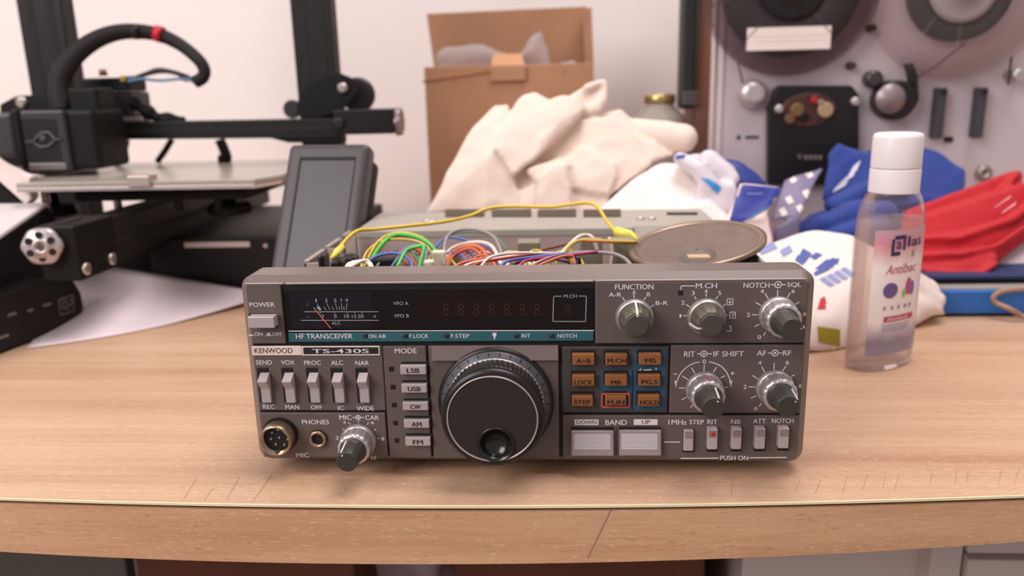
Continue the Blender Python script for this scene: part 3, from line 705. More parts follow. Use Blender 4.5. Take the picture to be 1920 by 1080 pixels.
mb = MB(); mb.lathe([(.0046, 0), (.0046, .0006)], c, ax, 40); ph = mb.build('headphone_jack', hole_m, R)
mb = MB(); mb.lathe([(.0044, .0002), (.0044, .0014), (.0040, .0020), (.0031, .0020), (.0029, .0004)], c, ax, 40, cap=False); mb.build('collar', brass_m, ph)

# ---- chassis behind the panel
grey_m = mat('heatsink_grey', (166, 158, 147), .5, metal=0, var=.06, vscale=50)
mb = MB(); mb.box((-.127, .020, .010), (.127, .250, .0125)); mb.box((-.128, .020, .010), (-.1265, .175, .080)); mb.box((.1265, .020, .010), (.128, .200, .088))
for x in (-.10, .10):
    for y in (.04, .225): mb.cyl((x, y, 0), (x, y, .0102), .008, .007, 20)
ch = mb.build('chassis', steel_m, R)
# stepped side brackets on the left wall
for (x0, y0), (x1, y1) in (((549, 490), (592, 468)), ((600, 463), (628, 447)), ((638, 440), (650, 434))):
    za = .0930; a, b = atZ(x0, y0, za), atZ(x1, y1, za)
    mb = MB(); mb.box((-.1275, a.y, .060), (-.1260, b.y, za), .0003); mb.box((-.1275, a.y, za-.0008), (-.1245, b.y, za+.0004), .0003); mb.box((-.1275, a.y, .060), (-.119, a.y+.0012, za-.001), .0003); mb.build('side_bracket', mat('bracket_tin', (172, 157, 148), .4, metal=.15), R)
mb = MB(); mb.box((.1262, .035, .060), (.1278, .175, .0925), .0003); mb.build('side_rail', grey_m, R)
mb = MB(); mb.box((.1085, .060, .060), (.1100, .165, .0885), .0003); mb.build('inner_rail', grey_m, R)
mb = MB(); mb.box((-.124, .030, .0500), (.124, .168, .0516)); mb.build('circuit_board', mat('pcb_brown', (70, 52, 38), .6, var=.3, vscale=200), R)
# rear power unit with its vented top
mb = MB(); mb.prism([(.1835, .012), (.1835, .0920), (.2600, .0920), (.2600, .012)], -.1245, .1265, 'x', .001, 2)
hs = mb.build('rear_unit', grey_m, R)
xr = atY(1190, 440, .17).x
mb = MB(); mb.prism([(.1705, .045), (.1705, .0730), (.1740, .0775), (.1838, .0916), (.1838, .045)], xr, .1262, 'x', .0006, 1); mb.build('front_slope', grey_m, hs)
mb = MB(); mb.box((-.1240, .1795, .0865), (xr, .1838, .0918), .0008); mb.build('front_lip', grey_m, hs)
mb = MB(); mb.box((-.1225, .1800, .045), (xr, .1830, .0868), .0004); mb.build('inner_plate', mat('inner_plate_pink', (176, 154, 150), .5), hs)
def toprect(x0, y0, x1, y1, z=.0922):
    return [atZ(x, y, z) for x, y in ((x0, y1), (x1, y1), (x1, y0), (x0, y0))]
for x0, x1 in ((835, 908), (922, 996), (1008, 1080), (1094, 1164)):
    mb = MB(); q = toprect(x0, 394, x1, 407); mb.faces(q, [(0, 1, 2, 3)]); v = mb.build('vent_window', mat('vent_brown', (84, 70, 60), .7), hs, recalc=False)
    mb = MB()
    for i in range(7):
        t = (i+.5)/7; a, b = q[0].lerp(q[3], t), q[1].lerp(q[2], t); mb.box((a.x, a.y-.0009, .0922), (b.x, a.y+.0009, .0930))
    mb.build('slat', mat('vent_slat', (104, 92, 80), .6), v)
mb = MB(); q = toprect(1250, 398, 1308, 403); mb.faces(q, [(0, 1, 2, 3)]); mb.build('slot', hole_m, hs, recalc=False)
for x, y in ((1201, 411), (1222, 411), (800, 416), (810, 417)):
    p = atZ(x, y, .0920); mb = MB(); mb.lathe([(.0030, 0), (.0028, .0014), (.0016, .0020)], p, (0, 0, 1), 20); mb.build('screw', chrome_m, hs)
# shield cans on the board
for x0, x1, ytop, yb, Y in ((970, 1012, 455, 495, .135), (1088, 1130, 453, 500, .115), (1147, 1190, 452, 500, .105), (842, 858, 470, 500, .12), (1300, 1345, 470, 500, .13)):
    a, b = atY(x0, ytop, Y), atY(x1, ytop, Y)
    mb = MB(); mb.box((a.x, Y, .0514), (b.x, Y+.014, a.z), .0006); mb.build('shield_can', mat('can_tin', (148, 142, 124), .4, metal=.5, var=.1, vscale=150), R)
# black blocks near the left front
for x0, x1, yt, Y in ((594, 606, 478, .055), (640, 665, 482, .10), (690, 742, 484, .07), (618, 640, 489, .08), (1065, 1090, 485, .05)):
    a, b = atY(x0, yt, Y), atY(x1, yt, Y); mb = MB(); mb.box((a.x, Y, .0514), (b.x, Y+.012, a.z), .0015); mb.build('black_relay', blk_m, R)
for x0, x1, yt, Y in ((808, 834, 472, .075), (793, 812, 490, .06)):
    a, b = atY(x0, yt, Y), atY(x1, yt, Y); mb = MB(); mb.box((a.x, Y, .0514), (b.x, Y+.006, a.z), .001); mb.build('wire_plug', mat('plug_cream', (222, 214, 186), .5), R)
# wires
def wire(pts, col, r=.00075, name='wire'):
    P = spline([atY(x, y, Y) for x, y, Y in pts], 7)
    P[0].z = max(P[0].z, .054); P[-1].z = max(P[-1].z, .054)
    mb = MB(); mb.tube(P, r, 8); return mb.build(name, mat('wire_%d_%d_%d' % col, col, .4), R)
YEL, GRN, WHT, ORG, BLU, GRY, PUR, MAG, RED, BRN, BLKW, LGR = (206, 178, 62), (92, 186, 76), (226, 208, 196), (206, 110, 66), (88, 108, 178), (150, 136, 132), (98, 62, 116), (168, 52, 106), (182, 66, 56), (130, 84, 62), (44, 36, 36), (96, 128, 110)
wire([(690, 500, .07), (716, 458, .08), (745, 440, .09), (790, 448, .09), (815, 470, .085), (820, 500, .08)], GRN, .0013)
wire([(680, 505, .07), (708, 455, .083), (742, 437, .095), (785, 443, .095), (812, 465, .09), (818, 500, .085)], YEL, .0009)
wire([(676, 505, .06), (690, 470, .08), (725, 450, .085), (780, 452, .085), (808, 472, .08), (812, 500, .08)], (200, 168, 80), .0008)
wire([(690, 490, .06), (712, 478, .06), (745, 475, .06), (768, 487, .055), (774, 505, .05)], BLU, .0009)
wire([(745, 500, .05), (762, 470, .06), (785, 462, .06), (795, 465, .058), (785, 505, .05)], GRN, .001)
wire([(735, 500, .06), (760, 467, .07), (790, 460, .07), (800, 470, .07), (795, 500, .06)], (110, 128, 160), .0009)
wire([(730, 490, .075), (750, 472, .08), (775, 466, .08), (790, 475, .075), (800, 500, .07)], RED, .001)
wire([(832, 500, .07), (836, 450, .09), (858, 432, .10), (900, 432, .10), (930, 450, .09), (948, 500, .07)], GRY, .001)
wire([(835, 500, .08), (842, 470, .10), (880, 455, .10), (920, 460, .09), (942, 500, .07)], WHT, .0011)
wire([(838, 500, .08), (846, 476, .095), (880, 461, .095), (906, 470, .09), (915, 505, .08)], ORG, .0013)
wire([(840, 500, .08), (850, 480, .09), (880, 466, .09), (900, 478, .085), (905, 505, .08)], (190, 92, 58), .0011)
wire([(815, 465, .12), (840, 445, .13), (890, 455, .13), (930, 468, .12)], BLU, .0009)
wire([(820, 470, .13), (850, 438, .14), (920, 440, .14), (952, 470, .13)], LGR, .0007)
for i, (col, x0, yp) in enumerate([(ORG, 855, 488), (WHT, 872, 489), (RED, 888, 488), (WHT, 906, 478), (BLU, 940, 485), (BLKW, 960, 487), (MAG, 975, 484)]):
    wire([(x0-6, 502, .030), (x0+14, yp+4, .036), (x0+60, yp-5+i*.5, .046), (x0+110+i*6, 478-i, .056), (1040+i*8, 476, .07)], col, .0008)
for i, (col, x0) in enumerate([((224, 160, 56), 990), (ORG, 1008), ((232, 186, 92), 998), (PUR, 1000)]):
    wire([(x0-8, 503, .030), (x0+20, 491-i, .036), (x0+48, 481-i*.5, .042), (x0+66, 480+i, .046), (1071+i*3, 490, .045), (1072+i*3, 505, .045)], col, .0008)
for k in range(3): wire([(648+k*3, 503, .036), (655+k*8, 494-k*.5, .040), (672+k*6, 490-k, .042), (690+k*2, 493, .042), (695+k*2, 503, .038)], WHT, .0009)
wire([(1050, 478, .07), (1065, 462, .085), (1085, 444, .095), (1100, 441, .10), (1112, 447, .10), (1120, 470, .1)], WHT, .0011)
wire([(1050, 482, .07), (1072, 458, .085), (1095, 450, .09), (1140, 452, .09), (1195, 453, .09)], (190, 160, 72), .0010)
wire([(1090, 452, .09), (1120, 452, .09), (1150, 454, .09), (1195, 456, .092)], ORG, .0009)
wire([(1066, 476, .05), (1100, 473, .055), (1145, 475, .055), (1170, 484, .045), (1185, 500, .035)], GRY, .0010)
wire([(1145, 500, .10), (1148, 470, .10), (1142, 445, .10)], WHT, .0009)
wire([(1010, 470, .12), (1040, 463, .13), (1075, 455, .14)], BRN, .0010)
wire([(1080, 500, .04), (1070, 492, .05), (1050, 488, .06), (1040, 486, .07)], PUR, .0009)
random.seed(12)
cols = [WHT, ORG, BLU, GRY, BRN, RED, LGR, PUR, YEL]
for i in range(34):
    x = random.uniform(700, 1060); Y = random.uniform(.08, .15); w = random.uniform(20, 60)
    wire([(x, 500, Y-.02), (x+w*.3, random.uniform(470, 486), Y), (x+w, random.uniform(468, 482), Y), (x+w*1.5, 500, Y-.02)], random.choice(cols), .0008)
# long yellow test lead draped across the open chassis
yl = [(622, 484, .075), (640, 460, .09), (668, 434, .10), (700, 430, .11), (760, 424, .12), (830, 416, .135), (880, 405, .15), (915, 391, .16), (960, 387, .165), (1030, 388, .165), (1080, 382, .16), (1105, 381, .158), (1122, 390, .15), (1138, 415, .14), (1155, 435, .13)]
P = spline([atY(*p) for p in yl], 7); mb = MB(); mb.tube(P, .0011, 10); yo = mb.build('test_lead', mat('lead_yellow', (222, 188, 56), .4), R)
a, b, c = atY(1155, 434, .13), atY(1186, 442, .125), atY(1196, 452, .12)
mb = MB(); mb.tube([a+(a-b)*.1, a, a.lerp(b, .85), b, c], [.0012, .0030, .0032, .0020, .0014], 14); mb.build('clip_boot', mat('boot_yellow', (238, 216, 92), .4), yo)
a, b = atY(622, 484, .075), atY(642, 462, .088)
mb = MB(); mb.tube([a, a.lerp(b, .5), b], [.0010, .0022, .0018], 12); mb.build('clip_boot', MATS['boot_yellow'], yo)

# ---------------------------------------------------------------- loose loudspeaker lying on the chassis
sc_ = atY(1305, 456, .098); nrm = Vector((-.15, -.13, 1)).normalized()
SP = root('loudspeaker', 'round brown paper cone loudspeaker lying face up on the open radio', 'speaker', sc_-nrm*.012)
rim_m = mat('speaker_rim', (146, 126, 108), .35, metal=.7); cone_m = mat('speaker_cone', (118, 100, 92), .85, bump=.3, bscale=900, var=.08, vscale=120)
mb = MB(); mb.lathe([(.0365, -.0026), (.0392, -.0016), (.0392, .0004), (.0375, .0012), (.0350, .0006), (.0345, -.0006)], sc_, nrm, 72, cap=False); mb.build('rim', rim_m, SP)
mb = MB(); mb.lathe([(.0350, .0004), (.0335, -.0012), (.0318, -.0004), (.0300, -.0014), (.0200, -.0050), (.0105, -.0085)], sc_, nrm, 72, cap=False); mb.build('cone', cone_m, SP)
mb = MB(); mb.lathe([(.0108, -.0084), (.0085, -.0060), (.0045, -.0045), (.0008, -.0040)], sc_, nrm, 40, cap=False); mb.build('dust_cap', mat('dust_cap_grey', (104, 96, 92), .5), SP)
mb = MB(); mb.lathe([(.0366, -.0022), (.0300, -.0100), (.0180, -.0160), (.0150, -.0165), (.0150, -.0260), (.001, -.0260)], sc_, nrm, 48, cap=False); mb.build('basket', blk_m, SP)
mb = MB(); p = sc_+Vector((-.0015, -.019, -.0045)); mb.box(p-Vector((.006, .004, 0)), p+Vector((.006, .004, .0012)), .0003); mb.build('torn_paper', mat('torn_paper', (196, 160, 126), .8), SP)
# ---------------------------------------------------------------- hand sanitiser bottle
def pbox(mb, x0, y0, x1, y1, Y, depth, bev=.0008, rot=None):
    """box whose front face fills a picture rectangle at distance Y"""
    p = [atY(x, y, Y) for x, y in ((x0, y0), (x1, y0), (x1, y1), (x0, y1))]
    mb.box(((p[0].x+p[3].x)/2, Y, (p[2].z+p[3].z)/2), ((p[1].x+p[2].x)/2, Y+depth, (p[0].z+p[1].z)/2), bev)
def xz(pts, Y): return [(p.x, p.z) for p in (atY(x, y, Y) for x, y in pts)]

BC = Vector((.2310, .163, 0)); _v = Vector((BC.x-CPOS.x, BC.y-CPOS.y, 0)).normalized(); _rt = Vector((_v.y, -_v.x, 0))
_t = math.radians(54); BN = -_v*math.cos(_t)+_rt*math.sin(_t); BMj = _rt*math.cos(_t)+_v*math.sin(_t)
BA, BB = .0268, .0145
BOT = root('sanitizer_bottle', 'clear hand gel bottle with a white flip cap standing right of the radio', 'bottle', BC)
def bprof(z):
    """(scale of major, scale of minor) of the body at height z"""
    pts = [(0, .90, .86), (.002, .97, .96), (.005, 1, 1), (.088, 1, 1), (.096, .985, .985), (.103, .95, .97), (.109, .87, .93), (.1135, .76, .9), (.116, .62, .88)]
    for (z0, a0, b0), (z1, a1, b1) in zip(pts, pts[1:]):
        if z <= z1: t = max(0, (z-z0)/(z1-z0)); return a0+(a1-a0)*t, b0+(b1-b0)*t
    return pts[-1][1:]
def bsurf(th, z, off=0):
    a, b = bprof(z); e = 2/2.3
    cx, cy = math.cos(th), math.sin(th)
    X = math.copysign(abs(cx)**e, cx)*(BA*a+off); Yn = math.copysign(abs(cy)**e, cy)*(BB*b+off)
    return BC+BMj*X+BN*Yn+Vector((0, 0, z))
def bloft(zs, off, n=64, capb=True, capt=True):
    mb = MB(); mb.sm = True
    vs = [bsurf(2*math.pi*k/n, z, off) for z in zs for k in range(n)]
    fs = [(i*n+k, i*n+(k+1) % n, (i+1)*n+(k+1) % n, (i+1)*n+k) for i in range(len(zs)-1) for k in range(n)]
    if capb: fs.append(tuple(range(n)))
    if capt: fs.append(tuple(range((len(zs)-1)*n, len(zs)*n)))
    v, f = mb.faces(vs, fs)
    return mb
shell_m = clear_plastic('bottle_clear', (253, 250, 250), .07, .04)
bloft([.0002, .002, .005, .03, .06, .088, .092, .096, .1, .103, .106, .109, .1115, .1135, .116], 0, capt=False).build('bottle_body', shell_m, BOT, label='clear plastic bottle body')
gel_m = clear_plastic('hand_gel', (252, 244, 240), .24, .06, .2)
bloft([.0035, .006, .03, .06, .088, .096, .0985], -.0012).build('gel', gel_m, BOT, label='clear gel filling the bottle to the shoulder')
cap_m = mat('cap_white', (236, 226, 226), .35, subs=.25)
def ell(prof, n=56):
    mb = MB(); mb.sm = True
    vs = [BC+BMj*(r*1.04*math.cos(2*math.pi*k/n))+BN*(r*.97*math.sin(2*math.pi*k/n))+Vector((0, 0, z)) for r, z in prof for k in range(n)]
    fs = [(i*n+k, i*n+(k+1) % n, (i+1)*n+(k+1) % n, (i+1)*n+k) for i in range(len(prof)-1) for k in range(n)]
    fs += [tuple(range(n)), tuple(range((len(prof)-1)*n, len(prof)*n))]
    mb.faces(vs, fs); return mb
cp_ = ell([(.0140, .1155), (.0152, .1160), (.0152, .1162), (.0151, .1300), (.0149, .1308)]).build('cap', cap_m, BOT)
ell([(.0149, .1311), (.0150, .1320), (.0149, .1500), (.0142, .1522), (.0120, .1530)]).build('flip_lid', cap_m, cp_)
# printed label on the broad face
TH0, TH1 = math.radians(152), math.radians(28)
def lab(u, v, off=.00025): return bsurf(TH0+(TH1-TH0)*u, .012+.082*v, off)
def labpatch(mb, u0, v0, u1, v1, off=.00025, n=14, pts=None):
    sm = mb.sm; mb.sm = True
    vs = [lab(u0+(u1-u0)*i/n, v0+(v1-v0)*j/n, off) for i in range(n+1) for j in range(n+1)]
    mb.faces(vs, [(i*(n+1)+j, i*(n+1)+j+1, (i+1)*(n+1)+j+1, (i+1)*(n+1)+j) for i in range(n) for j in range(n)]); mb.sm = sm
def label_mat():
    m = bpy.data.materials.new('bottle_label'); m.use_nodes = True; nt = m.node_tree; b = nt.nodes['Principled BSDF']; b.inputs['Roughness'].default_value = .3
    uv = nt.nodes.new('ShaderNodeTexCoord'); sp = nt.nodes.new('ShaderNodeSeparateXYZ'); nt.links.new(uv.outputs['Generated'], sp.inputs[0])
    r = nt.nodes.new('ShaderNodeValToRGB'); e = r.color_ramp.elements
    cols = [(0, (150, 138, 158)), (.10, (140, 126, 146)), (.20, (196, 182, 188)), (.27, (238, 224, 222)), (.72, (240, 226, 224)), (.82, (224, 178, 182)), (.90, (214, 140, 150)), (1, (196, 160, 172))]
    while len(e) < len(cols): e.new(.5)
    for el, (p, c) in zip(e, cols): el.position = p; el.color = lin(c)
    n = nt.nodes.new('ShaderNodeTexNoise'); n.inputs['Scale'].default_value = 3
    mm = nt.nodes.new('ShaderNodeMath'); mm.operation = 'MULTIPLY_ADD'; mm.inputs[1].default_value = .16; nt.links.new(n.outputs['Fac'], mm.inputs[0])
    ma = nt.nodes.new('ShaderNodeMath'); ma.operation = 'SUBTRACT'; ma.inputs[1].default_value = .08; nt.links.new(sp.outputs['Z'], ma.inputs[0]); nt.links.new(ma.outputs[0], mm.inputs[2])
    nt.links.new(uv.outputs['Generated'], n.inputs['Vector'])
    nt.links.new(mm.outputs[0], r.inputs['Fac']); nt.links.new(r.outputs['Color'], b.inputs['Base Color']); return m
mb = MB(); labpatch(mb, 0, 0, 1, 1); lb = mb.build('label_print', label_mat(), BOT, label='printed label on the broad face of the bottle', recalc=False)
def ltext(mb, s, u0, v0, u1, v1, bold=True, slant=0): mb.text(s, lambda u, v: lab(u0+(u1-u0)*u+slant*v, v0+(v1-v0)*v, .0005), bold)
navy_m = mat('label_navy', (44, 42, 96), .4); pink_m = mat('label_pink', (186, 70, 104), .4)
mb = MB(); ltext(mb, 'las', .48, .86, .70, .94)
for u0, v0, u1, v1 in ((.26, .80, .30, .93), (.26, .80, .39, .83), (.30, .925, .45, .955), (.42, .84, .455, .955)): labpatch(mb, u0, v0, u1, v1, .0005, 4)
ltext(mb, 'a', .325, .85, .40, .91)
mb.build('logo_print', navy_m, lb, recalc=False)
mb = MB(); ltext(mb, 'Antibac', .21, .655, .62, .73, False, .03); labpatch(mb, .24, .27, .66, .315, .0005, 6); mb.build('pink_print', pink_m, lb, recalc=False)
mb = MB(); ltext(mb, 'Alcohol', .29, .279, .56, .305, False); mb.build('band_print', mat('label_white', (238, 226, 226), .4), lb, recalc=False)
def disc(mb, u, v, ru, rv, off=.0005, n=20):
    vs = [lab(u, v, off)]+[lab(u+ru*math.cos(2*math.pi*k/n), v+rv*math.sin(2*math.pi*k/n), off) for k in range(n)]
    mb.faces(vs, [(0, 1+k, 1+(k+1) % n) for k in range(n)])
mb = MB(); disc(mb, .30, .525, .105, .062); mb.build('round_seal', mat('label_violet', (104, 84, 136), .4), lb, recalc=False)
for nm, col, (u, v, ru, rv) in (('leaf_print', (186, 64, 128), (.54, .54, .04, .07)), ('leaf_print', (140, 190, 90), (.49, .49, .02, .035)), ('leaf_print', (92, 104, 176), (.60, .52, .035, .06)), ('leaf_print', (96, 170, 96), (.56, .80, .018, .025))):
    mb = MB(); disc(mb, u, v, ru, rv); mb.build(nm, mat('leaf_%d' % col[0], col, .4), lb, recalc=False)
mb = MB()
for u in (.22, .33, .42, .50, .57): labpatch(mb, u, .37, u+.035, .40, .0005, 3)
for k in range(3): labpatch(mb, .23, .24-.022*k, .60, .246-.022*k, .0005, 6)
mb.build('fine_print', mat('label_greyblue', (150, 146, 176), .4), lb, recalc=False)

# ---------------------------------------------------------------- cardboard box by the wall
card_m = mat('cardboard', (172, 126, 96), .85, var=.06, vscale=25, bump=.1, bscale=300)
card_shade = mat('cardboard_shaded', (160, 106, 74), .9, var=.05, vscale=25)  # darker copy of the cardboard, shade of the crease painted in
bx0, bx1, by0, by1, bz = -.1333, .0555, .56, .665, .2105
BX = root('cardboard_box', 'open brown cardboard box with its rear flap up, behind the cream cloth', 'box', ((bx0+bx1)/2, (by0+by1)/2, 0))
mb = MB(); t = .004
mb.box((bx0, by0, 0), (bx1, by0+t, bz), .001); mb.box((bx0, by1-t, 0), (bx1, by1, bz-.004), .001)
mb.box((bx0, by0+t, 0), (bx0+t, by1-t, bz-.004), .001); mb.box((bx1-t, by0+t, 0), (bx1, by1-t, bz-.002), .001); mb.box((bx0+t, by0+t, 0), (bx1-t, by1-t, t))
BXB = mb.build('box_body', card_m, BX)
p = [atY(800, 26, .665), atY(1100, 12, .665)]
mb = MB(); mb.prism([(bx0-.004, bz-.006), (p[0].x, p[0].z), (p[1].x, p[1].z), (bx1-.002, bz-.006)], by1-.001, by1+.003, 'y', .0008); mb.build('rear_flap', card_m, BX)
mb = MB(); q = xz([(1092, 24), (1108, 14), (1112, 120), (1096, 120)], .655); mb.prism(q, .640, .660, 'y', .0008); mb.build('side_flap', card_m, BX)
mb = MB(); a, b, c = atY(919, 132, by0-.001), atY(986, 132, by0-.001), atY(919, 153, by0-.001)
mb.box((a.x, by0-.004, c.z), (b.x, by0-.0004, a.z+.003), .001); mb.build('front_tab', card_m, BX)
u0, u1, w0, w1 = atY(919, 131, by0-.004), atY(986, 131, by0-.004), atY(924, 100, by0+.030), atY(979, 100, by0+.030); th = Vector((0, .001, -.003))
mb = MB(); mb.hexa([u0, u1, w1, w0, u0+th, u1+th, w1+th, w0+th], .0008); mb.build('tab_flap', mat('cardboard_lit', (190, 142, 104), .85), BX)  # upturned tab in a paler copy, light on its top painted in
mb = MB(); a, b = atY(792, 153, by0), atY(918, 134, by0); mb.tube([a+Vector((0, -.0004, 0)), b+Vector((0, -.0004, 0))], .0010, 6); mb.build('crease', card_shade, BXB)
wrap_m = clear_plastic('bubble_wrap', (240, 232, 232), .42, .2)
mb = MB()
z = bz
for x0, y0, x1, y1, r0, r1 in ((834, 112, 905, 108, .012, .015), (836, 100, 905, 96, .008, .009), (905, 108, 950, 118, .014, .011), (945, 118, 985, 122, .010, .009)): mb.capsule(atY(x0, y0, .60), r0, atY(x1, y1, .60), r1)
soft(mb, 'bubble_wrap', wrap_m, None, .005, 3, .003, 60, label='clump of clear bubble wrap in the open box, left of the front tab', cat='packing', group='packing in the cardboard box')
mb = MB(); P = lambda x, y, Y: atY(x, y, Y)
mb.hull([P(960, 125, .60), P(1035, 128, .60), P(1000, 62, .605), P(1018, 52, .61), P(990, 100, .585), P(1030, 110, .62), P(965, 118, .63)])
soft(mb, 'plastic_sheet', wrap_m, None, .004, 3, .002, 70, seed=2, label='peaked sheet of clear plastic sticking out of the cardboard box', cat='packing', group='packing in the cardboard box')
mb = MB(); mb.hull([P(1035, 122, .57), P(1082, 112, .58), P(1075, 136, .556), P(1050, 130, .556), P(1082, 112, .60), P(1040, 118, .60)])
soft(mb, 'plastic_corner', wrap_m, None, .003, 2, .001, 70, seed=3, label='small plastic scrap hanging over the right end of the box rim', cat='packing', group='packing in the cardboard box')

# ---------------------------------------------------------------- cream cloth heap
cloth_m = mat('cream_cotton', (228, 206, 192), .9, sheen=.2, bump=.15, bscale=700)
ZC = lambda x, y, Y: atY(760+x/2.571, y/2.571, Y)
mb = MB()
def H(*p): mb.hull([ZC(*q) for q in p])
def CH(pts, flat=None): mb.chain([(ZC(x, y, Y), r*.6) for x, y, Y, r in pts], flat)
# core of the heap
H((120, 1010, .36), (1000, 1010, .36), (430, 540, .41), (700, 520, .41), (1080, 640, .41), (1180, 790, .40), (350, 620, .41), (200, 1010, .47), (1000, 1010, .47), (600, 560, .46), (1000, 640, .46), (120, 1200, .36), (1000, 1200, .36), (1000, 1200, .46), (200, 1200, .46))
# left drape
H((430, 505, .395), (500, 505, .385), (340, 590, .385), (250, 745, .37), (100, 1030, .345), (395, 1030, .335), (395, 760, .35), (430, 640, .365), (480, 520, .40), (110, 1030, .38), (380, 1030, .38))
def H2(pts, back=.05, drop=0):
    f = [ZC(*q) for q in pts]; mb.hull(f+[p+Vector((0, back, -drop)) for p in f])
# broad facets of the folds, each a thick slab of the heap
H2([(520, 520, .372), (560, 468, .376), (620, 450, .378), (690, 490, .372), (740, 560, .356), (590, 790, .336), (520, 850, .331), (430, 720, .342), (450, 650, .350)])
H2([(430, 715, .348), (520, 850, .337), (545, 940, .332), (530, 1030, .328), (405, 1030, .334), (400, 900, .340), (410, 760, .346)], .04)
H2([(690, 490, .368), (760, 465, .374), (820, 475, .372), (865, 520, .368), (845, 565, .366), (740, 590, .353), (640, 745, .339), (595, 790, .336), (640, 690, .342)], .03)
H2([(780, 480, .380), (870, 418, .388), (950, 390, .393), (968, 396, .393), (962, 470, .390), (930, 532, .386), (870, 530, .380)], .015)
CH([(875, 425, .385, .006), (955, 394, .391, .004), (965, 400, .391, .003)]); CH([(965, 400, .391, .004), (955, 470, .388, .007), (925, 525, .384, .008), (870, 545, .380, .008)])
H2([(740, 590, .374), (838, 575, .374), (836, 690, .368), (745, 758, .362), (640, 765, .360)], .03)
H2([(850, 585, .372), (975, 565, .374), (1060, 620, .372), (1120, 690, .366), (1192, 772, .358), (1180, 800, .356), (1100, 850, .348), (985, 940, .338), (955, 900, .341), (1030, 800, .352), (930, 735, .360), (840, 695, .366)], .05)
H2([(845, 712, .352), (925, 740, .350), (1010, 800, .344), (1020, 850, .340), (980, 940, .333), (900, 930, .332), (790, 900, .331), (760, 775, .344)], .04)
H2([(530, 790, .350), (680, 780, .352), (670, 960, .343), (530, 960, .342)], .06)
H2([(580, 822, .340), (690, 785, .338), (765, 770, .340), (800, 800, .338), (680, 845, .334), (630, 880, .334)], .03)
H2([(640, 860, .328), (720, 800, .328), (775, 800, .328), (800, 940, .319), (800, 1050, .315), (620, 1050, .317), (640, 960, .321)], .03)
H2([(540, 930, .336), (640, 880, .336), (650, 1050, .326), (520, 1050, .328)], .03); H2([(800, 900, .334), (980, 940, .338), (960, 1030, .332), (800, 1050, .324)], .04)
H2([(940, 570, .388), (985, 545, .390), (1040, 535, .390), (1100, 590, .386), (1150, 640, .384), (1120, 690, .380), (1060, 640, .380)], .04)
CH([(1090, 625, .395, .016), (1180, 650, .390, .021), (1270, 665, .386, .0235), (1335, 668, .384, .0225)])
H2([(1075, 640, .374), (1190, 690, .372), (1300, 748, .372), (1190, 778, .364)], .03)
soft(mb, 'cotton_cloth', cloth_m, None, .0020, 3, .0006, 60, ridge=.0012, floor=.0003, label='crumpled cream cotton cloth heaped behind the radio', cat='cloth')
# white padded sheet beside it
mb = MB(); P = lambda x, y, Y: atY(x, y, Y)
mb.hull([P(1110, 400, .325), P(1180, 340, .34), P(1240, 304, .36), (P(1285, 306, .36)), P(1345, 370, .33), P(1382, 425, .31), P(1100, 430, .31), P(1240, 310, .42), P(1300, 320, .42), P(1120, 420, .42), P(1380, 430, .40)])
mb.hull([P(1240, 395, .30), P(1330, 370, .30), P(1400, 440, .285), P(1230, 440, .285), P(1240, 400, .36), P(1390, 440, .36), P(1230, 520, .285), P(1400, 520, .285), P(1230, 520, .36), P(1400, 520, .36)])
soft(mb, 'padded_sheet', mat('white_pad', (236, 222, 216), .85, sheen=.1), None, .0035, 8, .0015, 25, seed=5, floor=.0003, label='smooth white padded sheet between the cream cloth and the blue packets', cat='sheet')

# ---------------------------------------------------------------- glass jar
jc = atY(1237, 185, .575); JY = .575
J = root('glass_jar', 'glass jar with a gold screw lid between the box and the tape deck', 'jar', (jc.x, JY, 0))
zt = atY(1237, 177, JY).z; zl = atY(1237, 193, JY).z; rl = abs(atY(1266, 185, JY).x-atY(1209, 185, JY).x)/2
mb = MB(); mb.lathe([(.026, .0005), (.030, .004), (.030, zl-.030), (.027, zl-.014), (rl*.95, zl-.004), (rl*.93, zl+.004)], (jc.x, JY, 0), (0, 0, 1), 48, cap=True); mb.build('jar_body', mat('jar_glass', (196, 186, 176), .1, trans=.35, spec=.6), J)
mb = MB(); mb.lathe([(rl, zl), (rl*1.03, zl+.002), (rl*1.03, zt-.002), (rl*.98, zt), (rl*.5, zt+.0006)], (jc.x, JY, 0), (0, 0, 1), 64, flute=lambda r, t, th: r*(1+.008*math.cos(40*th))); mb.build('jar_lid', mat('gold_lid', (196, 172, 112), .3, metal=.8), J)

# ---------------------------------------------------------------- reel to reel tape deck
DY = .50
al_m = mat('deck_panel', (203, 188, 194), .42, metal=.15, bump=.1, bscale=1500)
trim_m = mat('deck_trim', (226, 210, 208), .4, metal=.3)
woodside = mat('deck_wood_side', (112, 68, 48), .5, var=.15, vscale=20, stretch=(8, 8, 1))
dblk = mat('deck_black', (26, 22, 24), .4); dgrey = mat('deck_rubber', (62, 62, 66), .55)
dx0, dx1, dz1 = .1735, .56, .43
D = root('tape_deck', 'silver reel to reel tape deck standing upright against the wall', 'tape deck', ((dx0+dx1)/2, .58, 0))
mb = MB(); mb.box((dx0, DY+.004, .004), (dx1, .68, dz1), .002); cab = mb.build('wooden_case', woodside, D, label='brown wooden case')
mb = MB()
for x in (dx0+.03, dx1-.03):
    for y in (.53, .65): mb.cyl((x, y, 0), (x, y, .0045), .01, .009, 16)
mb.build('foot', dblk, cab)
mb = MB(); mb.box((dx0+.001, DY, .006), (dx1-.001, DY+.0045, dz1-.002), .001); pan = mb.build('front_plate', al_m, D)
mb = MB(); mb.box((dx0, DY-.004, .006), (dx0+.0035, DY+.004, dz1), .0008); mb.box((dx0+.0075, DY-.0025, .006), (dx0+.0125, DY+.001, dz1), .0008); mb.build('edge_trim', trim_m, D)
